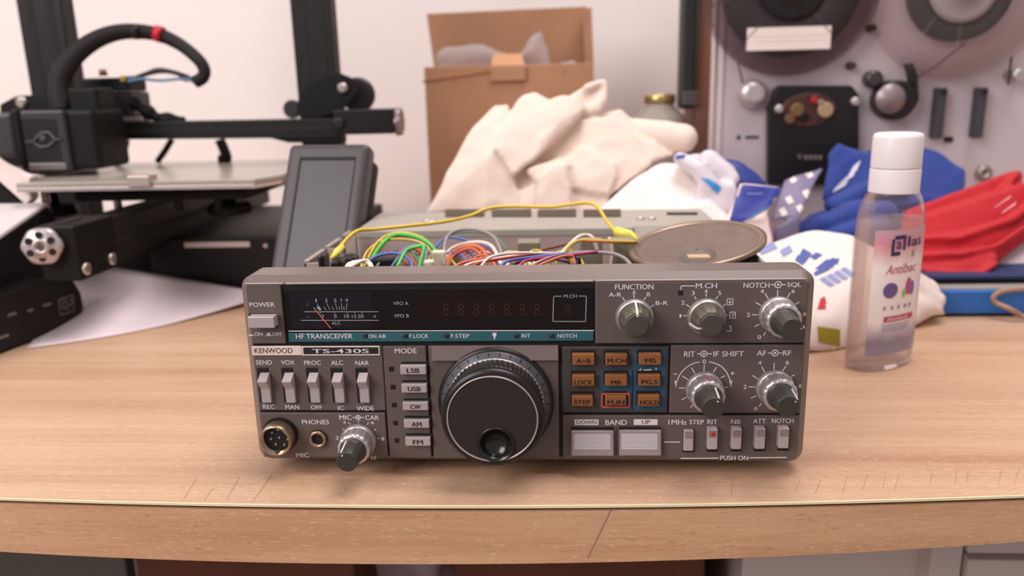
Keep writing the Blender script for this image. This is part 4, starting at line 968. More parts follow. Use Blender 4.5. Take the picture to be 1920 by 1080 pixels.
a, b = atY(1275, 205, .575), atY(1316, 205, .575)
mb = MB(); mb.box((a.x, .575, a.z), (dx0-.0035, .605, dz1-.02), .003); hd = mb.build('side_handle', mat('handle_black', (44, 42, 44), .5), D, label='black handle bar on the side of the case')
mb = MB(); mb.box((a.x+.002, .572, a.z+.004), (dx0+.0005, .604, a.z+.020), .001); mb.build('handle_bracket', mat('bracket_grey', (104, 98, 98), .4, metal=.5), hd)
mb = MB(); mb.box((a.x+.002, .580, dz1-.06), (dx0+.0005, .604, dz1-.04), .001); mb.build('handle_bracket', mat('bracket_grey', (104, 98, 98), .4, metal=.5), hd)
ZD = lambda x, y, Y=DY: atY(1260+x/2.909, y/2.909, Y)
def dlathe(prof, x, y, name, m, parent=None, n=40, Y=DY, cap=True, flute=None):
    c = ZD(x, y, Y); mb = MB(); mb.lathe(prof, (c.x, DY, c.z), (0, -1, 0), n, cap=cap, flute=flute); return mb.build(name, m, parent or D)
# head block
mb = MB(); q = [(p.x, p.z) for p in (ZD(x, y) for x, y in ((510, 1000), (510, 570), (540, 570), (540, 490), (575, 466), (960, 466), (1000, 520), (1000, 1000)))]
mb.prism(q, DY-.012, DY, 'y', .0015); hb = mb.build('head_cover', dblk, D, label='black head cover plate with an open oval window')
c = ZD(745, 600, DY-.012); mb = MB(); mb.lathe([(.0275, .0), (.0275, .0008), (.025, .0012)], (c.x, DY-.012, c.z), (0, -1, 0), 40, sc=(1, .62)); op = mb.build('head_window', mat('head_brown', (70, 40, 34), .5, var=.3, vscale=120), hb)
for x, y, r, col in ((775, 545, .0040, (170, 42, 48)), (835, 600, .0078, (176, 146, 118)), (680, 600, .0070, (120, 92, 60)), (715, 635, .0045, (28, 22, 22)), (640, 650, .005, (112, 84, 60)), (810, 560, .0035, (150, 130, 120))):
    p = ZD(x, y, DY-.013); mb = MB(); mb.lathe([(r, 0), (r, .003), (r*.8, .0036)], (p.x, DY-.0128, p.z), (0, -1, 0), 20); mb.build('head_element', mat('head_%d' % col[0], col, .4, metal=.2), op)
for x, y in ((562, 592), (970, 552)):
    p = ZD(x, y); mb = MB(); mb.lathe([(.0045, 0), (.0045, .005), (.003, .007)], (p.x, DY-.0115, p.z), (0, -1, 0), 20); mb.build('guide_pin', chrome_m, hb)
mb = MB()
for s, x0, y0, x1, y1 in (('V', 680, 838, 712, 870),):
    a, b = ZD(x0, y1, DY-.0124), ZD(x1, y0, DY-.0124); mb.text(s, lambda u, v: Vector((a.x+(b.x-a.x)*u, DY-.0124, a.z+(b.z-a.z)*v)))
for x in (722, 748, 774, 800): 
    a, b = ZD(x, 870, DY-.0124), ZD(x+17, 845, DY-.0124); mb.faces([(a.x, DY-.0124, a.z), (b.x, DY-.0124, a.z), (b.x, DY-.0124, b.z), (a.x, DY-.0124, b.z)], [(0, 1, 2, 3)])
mb.build('faded_print', mat('print_dim', (120, 112, 114), .6), hb, recalc=False)
# tension roller, capstan roller and small parts
dlathe([(.0142, 0), (.0150, .004), (.0142, .010), (.010, .014), (.006, .015)], 430, 512, 'tension_roller', mat('roller_silver', (206, 196, 196), .3, metal=.6))
pr_ = dlathe([(.0195, .0), (.0195, .020), (.0180, .022), (.0150, .022)], 1182, 545, 'pinch_roller', dblk)
c = ZD(1192, 540, DY-.022); mb = MB(); mb.lathe([(.0148, 0), (.0142, .0016), (.004, .0020), (.002, .0034)], (c.x, DY-.0216, c.z), (0, -1, 0), 40); mb.build('roller_cap', mat('roller_pink', (148, 130, 132), .35, metal=.4), pr_)
mb = MB(); q = [(p.x, p.z) for p in (ZD(x, y) for x, y in ((1255, 350), (1275, 345), (1300, 420), (1308, 540), (1285, 590), (1262, 560), (1285, 500), (1280, 420)))]; mb.prism(q, DY-.018, DY-.002, 'y', .0008); mb.build('tape_lifter', dblk, D)
dlathe([(.0085, 0), (.0085, .012), (.006, .014)], 1080, 432, 'idler_post', mat('post_dark', (84, 74, 76), .3, metal=.6))
dlathe([(.0040, 0), (.0034, .012)], 1075, 155, 'screw_post', mat('post_brown', (74, 60, 60), .4, metal=.4), n=16); dlathe([(.0042, 0), (.0036, .010)], 968, 360, 'screw_post', MATS['post_brown'], n=16)
for x0, x1, y0, y1 in ((1395, 1472, 478, 752), (1612, 1690, 476, 748)):
    mb = MB(); a, b = ZD(x0, y1), ZD(x1, y0); mb.box((a.x, DY-.014, a.z), (b.x, DY, b.z), .0012); kb = mb.build('slide_control', dgrey, D)
    mb = MB(); mb.box((a.x+.001, DY-.0160, b.z-.006), (b.x-.001, DY-.013, b.z-.002), .0006); mb.build('slider_cap', dblk, kb)
for x0, x1, y0, y1 in ((1482, 1532, 745, 775), (398, 472, 740, 754), (352, 372, 738, 758)):
    mb = MB(); a, b = ZD(x0, y1), ZD(x1, y0); mb.box((a.x, DY-.0015, a.z), (b.x, DY+.001, b.z), .0004); mb.build('panel_slot', dblk, D)
mb = MB(); a, b = ZD(1790, 465), ZD(1812, 310); mb.box((a.x, DY-.016, a.z), (b.x, DY-.012, b.z), .001); sa = mb.build('sensing_arm', dblk, D)
c = ZD(1840, 412); mb = MB(); mb.lathe([(.0062, 0), (.0062, .018), (.005, .020)], (c.x, DY, c.z), (0, -1, 0), 24); mb.build('guide_roller', chrome_m, sa)
dlathe([(.0085, 0), (.0085, .002), (.006, .003), (.006, .005), (.0035, .005), (.0035, .001)], 1695, 942, 'phone_socket', mat('socket_nickel', (170, 156, 150), .35, metal=.6), n=28)
# tape threaded from the reels
tape_m = mat('tape_brown', (104, 78, 74), .35)
mb = MB(); mb.tube([ZD(358, 330, DY-.012), ZD(385, 455, DY-.012)], .0010, 6); mb.build('tape_strand', tape_m, D)
mb = MB(); mb.tube([ZD(1600, 235, DY-.016), ZD(1440, 360, DY-.016), ZD(1320, 435, DY-.014)], .0011, 6); mb.build('tape_strand', tape_m, D)
# two reels mounted on the deck
def reel(label, cx, cy, flange_m, pack_r, pack_col, hub_col, spokes):
    c = atY(cx, cy, DY-.015); y = DY
    r = root('tape_reel', label, 'tape reel', (c.x, y-.010, c.z), 'tape reels on the deck')
    RF = .0850
    mb = MB(); mb.lathe([(RF, .0185), (RF, .0198), (.012, .0198), (.012, .0185)], (c.x, y, c.z), (0, -1, 0), 96, cap=False); f = mb.build('front_flange', flange_m, r)
    mb = MB(); mb.lathe([(RF, .0040), (RF, .0052), (.012, .0052), (.012, .0040)], (c.x, y, c.z), (0, -1, 0), 96, cap=False); mb.build('rear_flange', flange_m, r)
    mb = MB(); mb.lathe([(pack_r, .0056), (pack_r, .0180), (.02, .0180), (.02, .0056)], (c.x, y, c.z), (0, -1, 0), 96, cap=False); mb.build('tape_pack', mat('tape_pack_%d' % pack_col[0], pack_col, .45), r)
    mb = MB(); mb.lathe([(.0325, .0040), (.0325, .0215), (.027, .0225), (.012, .0225), (.010, .027), (.004, .028)], (c.x, y, c.z), (0, -1, 0), 64); mb.build('hub', mat('hub_%d' % hub_col[0], hub_col, .4), r)
    mb = MB(); mb.cyl((c.x, y-.001, c.z), (c.x, y-.029, c.z), .0045, .0040, 20); mb.build('spindle', chrome_m, r)
    for k in range(3):
        mb = MB(); a = math.radians(spokes+120*k); d = Vector((math.cos(a), 0, math.sin(a))); n = Vector((-d.z, 0, d.x)); o = Vector((c.x, y, c.z))
        for s in (-1, 1):
            p, q = o+d*.030+n*.012*s, o+d*(RF-.006)+n*.026*s
            mb.tube([p+Vector((0, -.0200, 0)), q+Vector((0, -.0200, 0))], .0009, 6)
        mb.build('spoke_rib', flange_m, r)
    return r, c
smoke_m = clear_plastic('reel_smoke', (218, 208, 210), .06, .3); clear_m = clear_plastic('reel_clear', (251, 246, 245), .08, .2)
r1, c1 = reel('dark tape reel with a white paper sticker on its flange', 1485, -26, smoke_m, .0665, (46, 38, 40), (24, 22, 24), 90)
a, b = ZD(405, 278, DY-.0200), ZD(870, 140, DY-.0200)
mb = MB(); mb.box((a.x, DY-.0203, a.z), (b.x, DY-.0199, b.z)); st = mb.build('paper_sticker', mat('sticker_white', (232, 216, 210), .7), r1)
mb = MB()
for i, (x0, x1) in enumerate(((520, 800), (440, 850), (450, 845), (430, 720))):
    y = 165+i*27; p, q = ZD(x0, y+8, DY-.0205), ZD(x1, y, DY-.0205); mb.faces([(p.x, DY-.0205, p.z), (q.x, DY-.0205, p.z), (q.x, DY-.0205, q.z), (p.x, DY-.0205, q.z)], [(0, 1, 2, 3)])
mb.build('faint_lines', mat('sticker_lines', (214, 196, 192), .7), st, recalc=False)
reel('clear tape reel with a small dark winding of tape', 1803, -22, clear_m, .0490, (40, 32, 34), (150, 138, 138), 250)
# ---------------------------------------------------------------- 3D printer on the left
pblk = mat('printer_black', (16, 14, 14), .5, spec=.25); pgrey = mat('printer_extrusion', (27, 24, 25), .45, spec=.3); pdark = mat('printer_slot', (16, 13, 14), .7)
psil = mat('printer_silver', (206, 190, 188), .3, metal=.7); bolt_m = mat('bolt_steel', (190, 176, 170), .3, metal=.8)
PR = root('desktop_printer', 'black open-frame 3D printer at the left end of the bench', '3D printer', (-.34, .40, 0))
GY = .43
def upright(xa, xb, y0):
    mb = MB(); a0, a1 = atY(xa, 200, y0), atY(xb, 200, y0); w = a1.x-a0.x
    mb.box((a0.x, y0, .010), (a1.x, y0+.022, .46), .001); o = mb.build('upright', pgrey, PR)
    mb = MB()
    for f in (.27, .73): mb.box((a0.x+w*f-.0035, y0-.0004, .011), (a0.x+w*f+.0035, y0+.004, .459))
    mb.build('groove', pdark, o)
    return a0.x, a1.x
ul = upright(62, 143, GY); ur = upright(560, 633, GY)
mb = MB(); mb.box((ul[0], GY, .46), (ur[1], GY+.022, .482), .001); mb.build('top_beam', pgrey, PR)
# bracket plates with wheels on the uprights
for pts, Y in (([(556, 215), (560, 175), (590, 150), (632, 135), (668, 150), (672, 170), (640, 210), (590, 222)], .418), ([(0, 196), (30, 180), (62, 178), (100, 190), (140, 210), (140, 330), (0, 330)], .405)):
    mb = MB(); mb.prism(xz(pts, Y), Y, Y+.004, 'y', .0005); mb.build('carriage_plate', pblk, PR)
for x, y, Y, r in ((640, 165, .412, .0052), (35, 192, .400, .0058)):
    p = atY(x, y, Y); mb = MB(); mb.lathe([(r, 0), (r, .003), (r*.6, .0045)], (p.x, Y+.006, p.z), (0, -1, 0), 16); mb.build('bolt', bolt_m, PR)
p = atY(668, 178, .435); mb = MB(); mb.lathe([(.0150, 0), (.0170, .002), (.0170, .006), (.0150, .008)], (p.x, .446, p.z), (0, -1, 0), 32); mb.build('pulley_wheel', mat('wheel_black', (44, 40, 42), .4), PR)
p = atY(545, 205, .430); mb = MB(); mb.lathe([(.008, 0), (.009, .002), (.009, .006), (.008, .008)], (p.x, .44, p.z), (0, -1, 0), 24); mb.build('guide_wheel', MATS['wheel_black'], PR)
# cross beam with its end cap and tensioner
BY = .400
a, b = atY(185, 262, BY), atY(640, 222, BY); b2, a2 = atY(640, 258, BY), atY(185, 230, BY)
mb = MB(); mb.hexa([(a.x, BY, a.z), (b2.x, BY, b2.z), (b.x, BY, b.z), (a2.x, BY, a2.z), (a.x, BY+.018, a.z), (b2.x, BY+.018, b2.z), (b.x, BY+.018, b.z), (a2.x, BY+.018, a2.z)], .0008)
bm_ = mb.build('cross_beam', pgrey, PR)
mb = MB(); a, b = atY(185, 250, BY), atY(640, 243, BY); mb.box((a.x, BY-.0006, min(a.z, b.z)-.0005), (b.x, BY+.003, min(a.z, b.z)+.005)); mb.build('groove', pdark, bm_)
mb = MB(); pbox(mb, 625, 205, 738, 252, BY-.006, .028, .0015); ec = mb.build('beam_end_cap', mat('cap_black', (28, 24, 26), .4, spec=.3), PR)
p = atY(634, 232, BY-.008); mb = MB(); mb.lathe([(.0055, 0), (.0055, .003), (.004, .004)], (p.x, BY-.005, p.z), (0, -1, 0), 20); mb.build('cap_screw', dblk, ec)
p = atY(738, 228, BY+.006); mb = MB(); mb.lathe([(.0115, .001), (.0125, .002), (.0125, .007), (.0115, .008)], (p.x, BY+.008, p.z), (1, 0, 0), 40, flute=lambda r, t, th: r*(1+.06*math.cos(8*th))); mb.build('belt_knob', mat('knob_grey', (150, 136, 138), .35, metal=.5), ec)
mb = MB(); mb.prism(xz([(500, 258), (640, 256), (640, 268), (540, 268)], BY), BY+.002, BY+.020, 'y', .0006); mb.build('beam_bracket', pblk, PR)
for pts in ([(238, 262), (232, 285), (216, 308)], [(322, 262), (308, 285), (295, 303)], [(412, 262), (420, 280), (425, 298), (412, 300)]):
    Y = .455; mb = MB(); P = spline([atY(x, y, Y) for x, y in pts], 5); mb.tube(P, .0032 if pts[0][0] < 400 else .0055, 8); mb.build('ribbon_cable', pblk, PR)
# print head
HY = .335
mb = MB(); pbox(mb, 100, 205, 183, 318, HY+.004, .052, .004); pbox(mb, 128, 165, 183, 210, HY+.018, .03, .002); hdp = mb.build('print_head', pblk, PR)
mb = MB(); pbox(mb, 44, 207, 127, 322, HY, .010, .002); sh = mb.build('fan_shroud', mat('shroud_grey', (46, 42, 44), .4), hdp)
mb = MB()
for k in range(12):
    x = 52+k*5.6; a, b = atY(x, 302, HY-.0004), atY(x+2.4, 302, HY-.0004); t_ = atY(x, 223, HY); mb.box((a.x, HY-.0006, a.z), (b.x, HY+.002, t_.z))
mb.build('grille_slot', pdark, hdp)
mb = MB()
for pts in ([(48, 266), (62, 266), (78, 248), (92, 248), (104, 262), (114, 262)], [(62, 266), (76, 276), (92, 274), (104, 262)]):
    mb.tube([atY(x, y, HY-.001) for x, y in pts], .0012, 6)
p = atY(79, 257, HY-.001); mb.lathe([(.0034, 0), (.0034, .0012)], (p.x, HY-.0002, p.z), (0, -1, 0), 6)
mb.build('maker_emblem', mat('emblem_grey', (84, 78, 80), .4, metal=.3), hdp)
mb = MB(); pbox(mb, 54, 306, 124, 319, HY-.002, .004, .0008); mb.build('shroud_lip', mat('shroud_lip', (120, 110, 112), .4, metal=.4), hdp)
mb = MB(); pbox(mb, -40, 213, 26, 295, HY+.012, .040, .003); mb.build('side_fan', mat('fan_dark', (54, 50, 53), .4), hdp)
mb = MB(); pbox(mb, 26, 205, 42, 318, HY+.004, .03, .002); mb.build('mount_plate', pblk, hdp)
p = atY(33, 318, HY); mb = MB(); mb.lathe([(.003, 0), (.003, .002)], (p.x, HY+.004, p.z), (0, -1, 0), 12); mb.build('bolt', bolt_m, hdp)
# extruder motor behind the head
mb = MB(); pbox(mb, 190, 172, 246, 222, .405, .040, .003); mo = mb.build('extruder_motor', mat('motor_dark', (48, 44, 46), .4, metal=.2), PR)
mb = MB(); pbox(mb, 150, 146, 240, 172, .400, .036, .002); mb.build('extruder_block', pblk, mo)
mb = MB(); pbox(mb, 198, 220, 268, 229, .402, .036, .001); mb.build('motor_plate', psil, mo)
p = atY(194, 142, .41); mb = MB(); mb.lathe([(.004, 0), (.003, .006)], p, (0, 0, 1), 12); mb.build('lever_screw', mat('brassy', (150, 104, 80), .4, metal=.6), mo)
for x, col in ((224, (176, 140, 60)), (239, (70, 90, 160))):
    mb = MB(); pbox(mb, x, 142, x+10, 153, .398, .008, .001); mb.build('wire_plug', mat('plug_%d' % col[0], col, .5), mo)
mb = MB(); P = spline([atY(x, y, .41) for x, y in ((248, 190), (270, 205), (300, 222), (345, 228))], 6); mb.tube(P, [.006+.0015*math.sin(i) for i in range(len(P))], 10); mb.build('belt_arm', pblk, mo)
# looped cable harness
hp = [(118, 210, .36), (112, 165, .365), (122, 128, .37), (150, 95, .38), (190, 70, .39), (235, 59, .40), (290, 63, .405), (335, 82, .405), (370, 110, .40), (383, 130, .40), (380, 145, .40), (366, 154, .40)]
P = spline([atY(*p) for p in hp], 7); n = len(P)
mb = MB(); mb.tube(P, [.0092-.0034*min(1, max(0, (i/n-.15)/.5)) for i in range(n)], 12); hs_ = mb.build('cable_sleeve', mat('sleeve_black', (32, 27, 27), .6, spec=.3, bump=.3, bscale=1500), PR)
mb = MB(); P = spline([atY(x, y, .40) for x, y in ((366, 152), (345, 142), (310, 134), (280, 138), (252, 148), (240, 152))], 6); mb.tube(P, .0018, 8); P = spline([atY(x, y, .40) for x, y in ((366, 153), (340, 140), (300, 131), (275, 138), (245, 150))], 6); mb.tube(P, .0022, 8); mb.build('wire_lead', blk_m, hs_)
mb = MB(); P = spline([atY(x, y, .397) for x, y in ((366, 153), (340, 148), (300, 151), (265, 148), (240, 153))], 6); mb.tube(P, .0013, 8); mb.build('wire_lead', mat('lead_blue', (84, 124, 150), .4), hs_)
for (x0, y0), (x1, y1), r in (((292, 62), (305, 66), .0075), ((338, 143), (352, 147), .0036)):
    mb = MB(); mb.cyl(atY(x0, y0, .404), atY(x1, y1, .404), r, r, 16); mb.build('cable_band', mat('band_red', (196, 30, 48), .4), hs_)
mb = MB(); mb.tube([atY(255, 66, .395), atY(256, 55, .395), atY(254, 45, .395)], .0014, 6); mb.cyl(atY(250, 60, .402), atY(260, 60, .402), .0068, .0068, 16); mb.build('cable_tie', blk_m, hs_)
# heated bed with glass plate
zb = atY(255, 340, .31).z
c0, c1 = atZ(30, 349, zb), atZ(482, 340, zb); bx0_, bx1_ = c0.x, c1.x; byf = c0.y; byb = byf+.19
mb = MB(); pts = [(bx0_, byf), (bx1_, byf), (bx1_+.012, byf+.03), (bx1_+.012, byb), (bx0_-.012, byb), (bx0_-.012, byf+.03)]
mb.prism(pts, zb-.0016, zb+.0024, 'z', .0006); bd = mb.build('bed_plate', mat('bed_glass_grey', (166, 156, 146), .22, spec=.5), PR)
mb = MB(); mb.prism([(x, y) for x, y in pts], zb-.0052, zb-.0018, 'z', .0003); mb.build('bed_underside', psil, bd)
mb = MB(); a, b = atY(238, 330, byf-.002), atY(282, 350, byf-.002); mb.box((a.x, byf-.003, b.z), (b.x, byf+.012, a.z), .0008); mb.build('bed_clip', mat('clip_grey', (190, 172, 166), .35, metal=.5), bd)
for x, y, Y in ((100, 385, .36), (430, 380, .36)):
    p = atY(x, y, Y); mb = MB(); mb.lathe([(.018, 0), (.020, .003), (.020, .007), (.017, .010)], (p.x, Y, zb-.036), (0, 0, 1), 48, flute=lambda r, t, th: r*(1+.03*math.cos(20*th))); mb.cyl((p.x, Y, zb-.027), (p.x, Y, zb-.005), .006, .006, 12); mb.build('levelling_knob', pblk, bd)
mb = MB(); mb.box((bx0_+.03, byf+.03, zb-.018), (bx1_-.02, byb-.05, zb-.010), .002); mb.build('bed_carriage', pblk, bd)
for x in (80, 215, 330, 405):
    p = atY(x, 365, byf+.032); mb = MB(); mb.cyl((p.x, byf+.035, zb-.028), (p.x, byf+.035, zb-.006), .0035, .0035, 12); mb.build('bed_spacer', bolt_m if x < 300 else pblk, bd)
# bed rail running back from the belt tensioner
xr0, xr1 = -.3690, -.3460
mb = MB(); mb.box((xr0-.004, .245, .053), (xr1, .62, .091), .0012); rail = mb.build('bed_rail', pgrey, PR)
mb = MB(); mb.box((xr1-.003, .246, .069), (xr1+.0006, .62, .075)); mb.build('groove', pdark, rail)
mb = MB(); mb.box((xr0-.006, .208, .051), (xr1+.002, .262, .0935), .0015); tb = mb.build('tensioner_block', pblk, PR)
mb = MB(); mb.box((xr0+.004, .220, .093), (xr0+.010, .245, .0942)); mb.build('top_slot', pdark, tb)
for y_ in (.214, .250):
    mb = MB(); mb.lathe([(.0048, 0), (.0048, .0025), (.003, .003)], (xr1+.0015, y_, .0595), (1, 0, 0), 16); mb.build('bolt', bolt_m, tb)
kc = atY(71, 464, .198)
mb = MB(); mb.lathe([(.0125, 0), (.0138, .002), (.0138, .006), (.0115, .0075), (.0060, .0080), (.0055, .0095), (.0034, .0095), (.0034, .003)], (kc.x, .206, kc.z), (.25, -1, .05), 60, flute=lambda r, t, th: r*(1+(.035*math.cos(6*th) if r > .011 else 0))); kn = mb.build('tension_knob', mat('knob_silver_pink', (196, 182, 182), .35, metal=.5), tb)
mb = MB()
for k in range(6):
    a = math.radians(60*k+30); d = Vector((math.cos(a), -.0, math.sin(a))); o = Vector((kc.x, .206, kc.z))+Vector((.25, -1, .05)).normalized()*.0074
    e1 = Vector((1, .25, 0)).normalized(); q = o+e1*(.0088*math.cos(a))+Vector((0, 0, .0088*math.sin(a))); mb.lathe([(.0026, 0), (.0026, .0008)], q, (.25, -1, .05), 14)
mb.build('knob_recess', pdark, kn)
# base with drawer
mb = MB(); mb.box((-.366, .350, .004), (-.190, .56, .058), .002); mb.box((-.47, .43, .004), (-.36, .56, .05), .002); bs = mb.build('base', mat('base_black', (22, 19, 19), .5, spec=.3), PR)
mb = MB(); pbox(mb, 345, 454, 468, 464, .349, .002, .0004); mb.build('drawer_pull', mat('pull_pale', (206, 188, 184), .4), bs)
p = atY(497, 461, .349); mb = MB(); mb.lathe([(.002, 0), (.002, .001)], (p.x, .3505, p.z), (0, -1, 0), 12); mb.build('bolt', bolt_m, bs)

# ---------------------------------------------------------------- tilted display screen
SCR_A, SCR_B, SCR_W = -9, 28, .066
scr = mat('screen_bezel', (68, 62, 64), .45, bump=.1, bscale=2000); scr2 = mat('screen_face', (60, 54, 56), .4)
q = [atY(503, 505, .205), atY(668, 440, .235), atY(688, 266, .262), atY(541, 266, .240)]
tl = atY(541, 268, .250); al = math.radians(SCR_A); be = math.radians(SCR_B)
ux = Vector((math.cos(al), math.sin(al), 0)); bk = Vector((-math.sin(al), math.cos(al), 0)); uy = bk*math.sin(be)+Vector((0, 0, 1))*math.cos(be); un = ux.cross(uy)
if un.y > 0: un = -un
Ww = SCR_W; Ht = (tl.z-.0015)/uy.z; o0 = tl-uy*Ht
SC = root('display_screen', 'dark grey display screen leaning back behind the left corner of the radio', 'screen', (o0.x+Ww/2, o0.y, 0))
def sp(u, v, d=0): return o0+ux*u+uy*v+un*d
def slabp(mb, u0, v0, u1, v1, d0, d1, bev=.001, seg=2): mb.hexa([sp(u0, v0, d1), sp(u1, v0, d1), sp(u1, v1, d1), sp(u0, v1, d1), sp(u0, v0, d0), sp(u1, v0, d0), sp(u1, v1, d0), sp(u0, v1, d0)], bev, seg)
mb = MB(); slabp(mb, 0, 0, Ww, Ht, -.016, 0, .005, 4); sb = mb.build('housing', scr, SC)
mb = MB(); slabp(mb, Ww*.02, .01, Ww*.98, Ht*.96, -.030, -.015, .004, 3); mb.build('rear_cover', pblk, SC)
e = .0006; u0, u1, v0, v1 = Ww*.17, Ww*.87, Ht*.40, Ht*.93
mb = MB(); slabp(mb, u0, v0, u1, v1, -.002, e*.4, .0003); fr_ = mb.build('screen_recess', pdark, SC)
mb = MB(); slabp(mb, u0+.002, v0+.001, u1-.0005, v1-.003, -.001, e, .0004); mb.build('screen_glass', scr2, SC)
p = sp(Ww*.52, Ht*.30); mb = MB(); mb.lathe([(.0088, 0), (.0088, .005), (.0078, .0065)], p, un, 32); mb.build('dial_knob', dblk, SC)
p = sp(Ww*1.0, Ht*.50, -.022); mb = MB(); mb.cyl(p, p+ux*.012, .0050, .0045, 14); mb.build('side_plug', dblk, SC)

# ---------------------------------------------------------------- curling white paper
paper_m = mat('white_paper', (226, 208, 212), .8)
def sheet(mb, rows, th=.0006):
    n, m = len(rows), len(rows[0]); vs = [Vector(p) for r in rows for p in r]; up = Vector((0, 0, th))
    vs2 = [v+up for v in vs]; N = n*m
    fs = [(i*m+j, i*m+j+1, (i+1)*m+j+1, (i+1)*m+j) for i in range(n-1) for j in range(m-1)]
    fs += [tuple(k+N for k in reversed(f)) for f in fs]
    bd_ = [j for j in range(m)]+[i*m+m-1 for i in range(1, n)]+[(n-1)*m+j for j in range(m-2, -1, -1)]+[i*m for i in range(n-2, 0, -1)]
    fs += [(a, b, b+N, a+N) for a, b in zip(bd_, bd_[1:]+bd_[:1])]
    sm = mb.sm; mb.sm = True; mb.faces(vs+vs2, fs); mb.sm = sm
fa, fb, fc, fd = atZ(50, 655), atZ(475, 572), atY(475, 547, .340), atY(120, 488, .340)
rows = []
for i in range(15):
    t = i/14; r = []
    for j in range(21):
        s_ = j/20; a = fa.lerp(fb, s_); b = fd.lerp(fc, s_); p = a.lerp(b, t)
        bow = math.sin(math.pi*s_)*(1-t)
        p.y -= .018*bow
        p.z = .0006+b.z*t**2.2+.004*max(0, (s_-.55)/.45)**1.5*(1-t)
        r.append(p)
    rows.append(r)
mb = MB(); sheet(mb, rows); mb.build('paper_sheet', paper_m, label='curling sheet of white paper lying under the front of the 3D printer', cat='paper')

# ---------------------------------------------------------------- dark devices at the left edge
def atX(px, py, X): d = ray(px, py); return CPOS+d*((X-CPOS.x)/d.x)
DX = -.392
dev = root('desk_device', 'black rounded desk unit with small grey captions at the left edge of the photo', 'device', (-.45, .23, 0))
a, b = atZ(0, 665), atZ(150, 607); dirv = (b-a).normalized(); nv = Vector((dirv.y, -dirv.x, 0))   # face direction and outward normal
def dp(s_, h, d=0): return a+dirv*s_+nv*(d-.18*h)+Vector((0, 0, h))
def onface(px, py, off=.0004):
    n3 = nv*1.0+Vector((0, 0, .18)); n3.normalize(); d = ray(px, py); t = ((a-CPOS).dot(n3))/d.dot(n3); return CPOS+d*t+n3*off
L_ = (b-a).length
outl = [(-.12, 0.0008)]; Hd = .046
top = [onface(x, y) for x, y in ((100, 520), (135, 522), (152, 548), (158, 578), (150, 600), (120, 618), (60, 640), (-30, 676), (-120, 708), (-120, 600), (0, 556))]
back = [p-nv*.09+Vector((0, 0, -.002)) for p in top]
for l in (top, back):
    for p in l: p.z = max(p.z, .0018)
mb = MB(); n = len(top); v, f = mb.faces(top+back, [tuple(range(n)), tuple(range(2*n-1, n-1, -1))]+[(i, i+n, (i+1) % n+n, (i+1) % n) for i in range(n)]); mb.bevel(f, .002, 2)
DB = mb.build('housing', mat('device_black', (24, 21, 20), .4, spec=.35), dev)
mb = MB()
for (x0, y0), (x1, y1) in (((13, 592), (29, 587)), ((50, 584), (61, 580)), ((79, 574), (95, 569)), ((-8, 636), (15, 628))):
    p, q = onface(x0, y0, .0008), onface(x1, y1, .0008); w = Vector((0, 0, .0011)); mb.faces([p-w, q-w, q+w, p+w], [(0, 1, 2, 3)])
mb.build('caption_print', mat('caption_grey', (120, 106, 104), .6), DB, recalc=False)
mb = MB()
for pts in ([(109, 563), (136, 553), (138, 583), (113, 591), (109, 563)], [(117, 566), (124, 564), (124, 578), (117, 580), (117, 566)], [(128, 563), (134, 561), (134, 570), (128, 572), (128, 582)]):
    for p, q in zip(pts, pts[1:]): mb.tube([onface(*p), onface(*q)], .0006, 5)
mb.build('touch_icon', mat('caption_grey', (120, 106, 104), .6), DB)
# dark case with pale top, standing behind it
t3 = [atX(x, y, -.425) for x, y in ((92, 388), (108, 415), (106, 500), (60, 525), (-60, 575), (-60, 492), (0, 452))]
case = root('instrument_case', 'black sided instrument case with a pale grey sloping top, above the desk unit', 'case', (-.50, .24, 0))
bk = [p+Vector((-.13, 0, .0)) for p in t3]; n = len(t3)
mb = MB(); v, f = mb.faces(t3+bk, [tuple(range(n)), tuple(range(2*n-1, n-1, -1))]+[(i, i+n, (i+1) % n+n, (i+1) % n) for i in range(n)]); mb.bevel(f, .001, 2)
CB = mb.build('case_side', mat('case_black', (22, 19, 18), .55, spec=.3), case)
mb = MB(); e0, e1 = atX(90, 387, -.425), atX(-60, 491, -.425); up = Vector((0, 0, .0035))
mb.hexa([e0, e1, e1+Vector((-.13, 0, 0)), e0+Vector((-.13, 0, 0)), e0+up, e1+up, e1+Vector((-.13, 0, 0))+up, e0+Vector((-.13, 0, 0))+up], .001); mb.build('case_top', mat('case_top', (214, 202, 202), .45), case)
mb = MB(); x0 = -.428
for y0, y1 in ((.20, .235), ): mb.box((-.47, y0, atX(20, 440, -.425).z-.004), (-.435, y1, atX(20, 440, -.425).z+.0015), .001)
mb.build('case_latch', mat('latch_bronze', (120, 100, 90), .4, metal=.4), case)
# case supports so that it stands on the bench
mb = MB(); lo = min(p.z for p in t3); mb.box((-.545, min(p.y for p in t3)+.06, .0005), (-.435, max(p.y for p in t3)-.005, lo+.03), .001); mb.build('case_foot', mat('case_black', (22, 19, 18), .55, spec=.3), case)
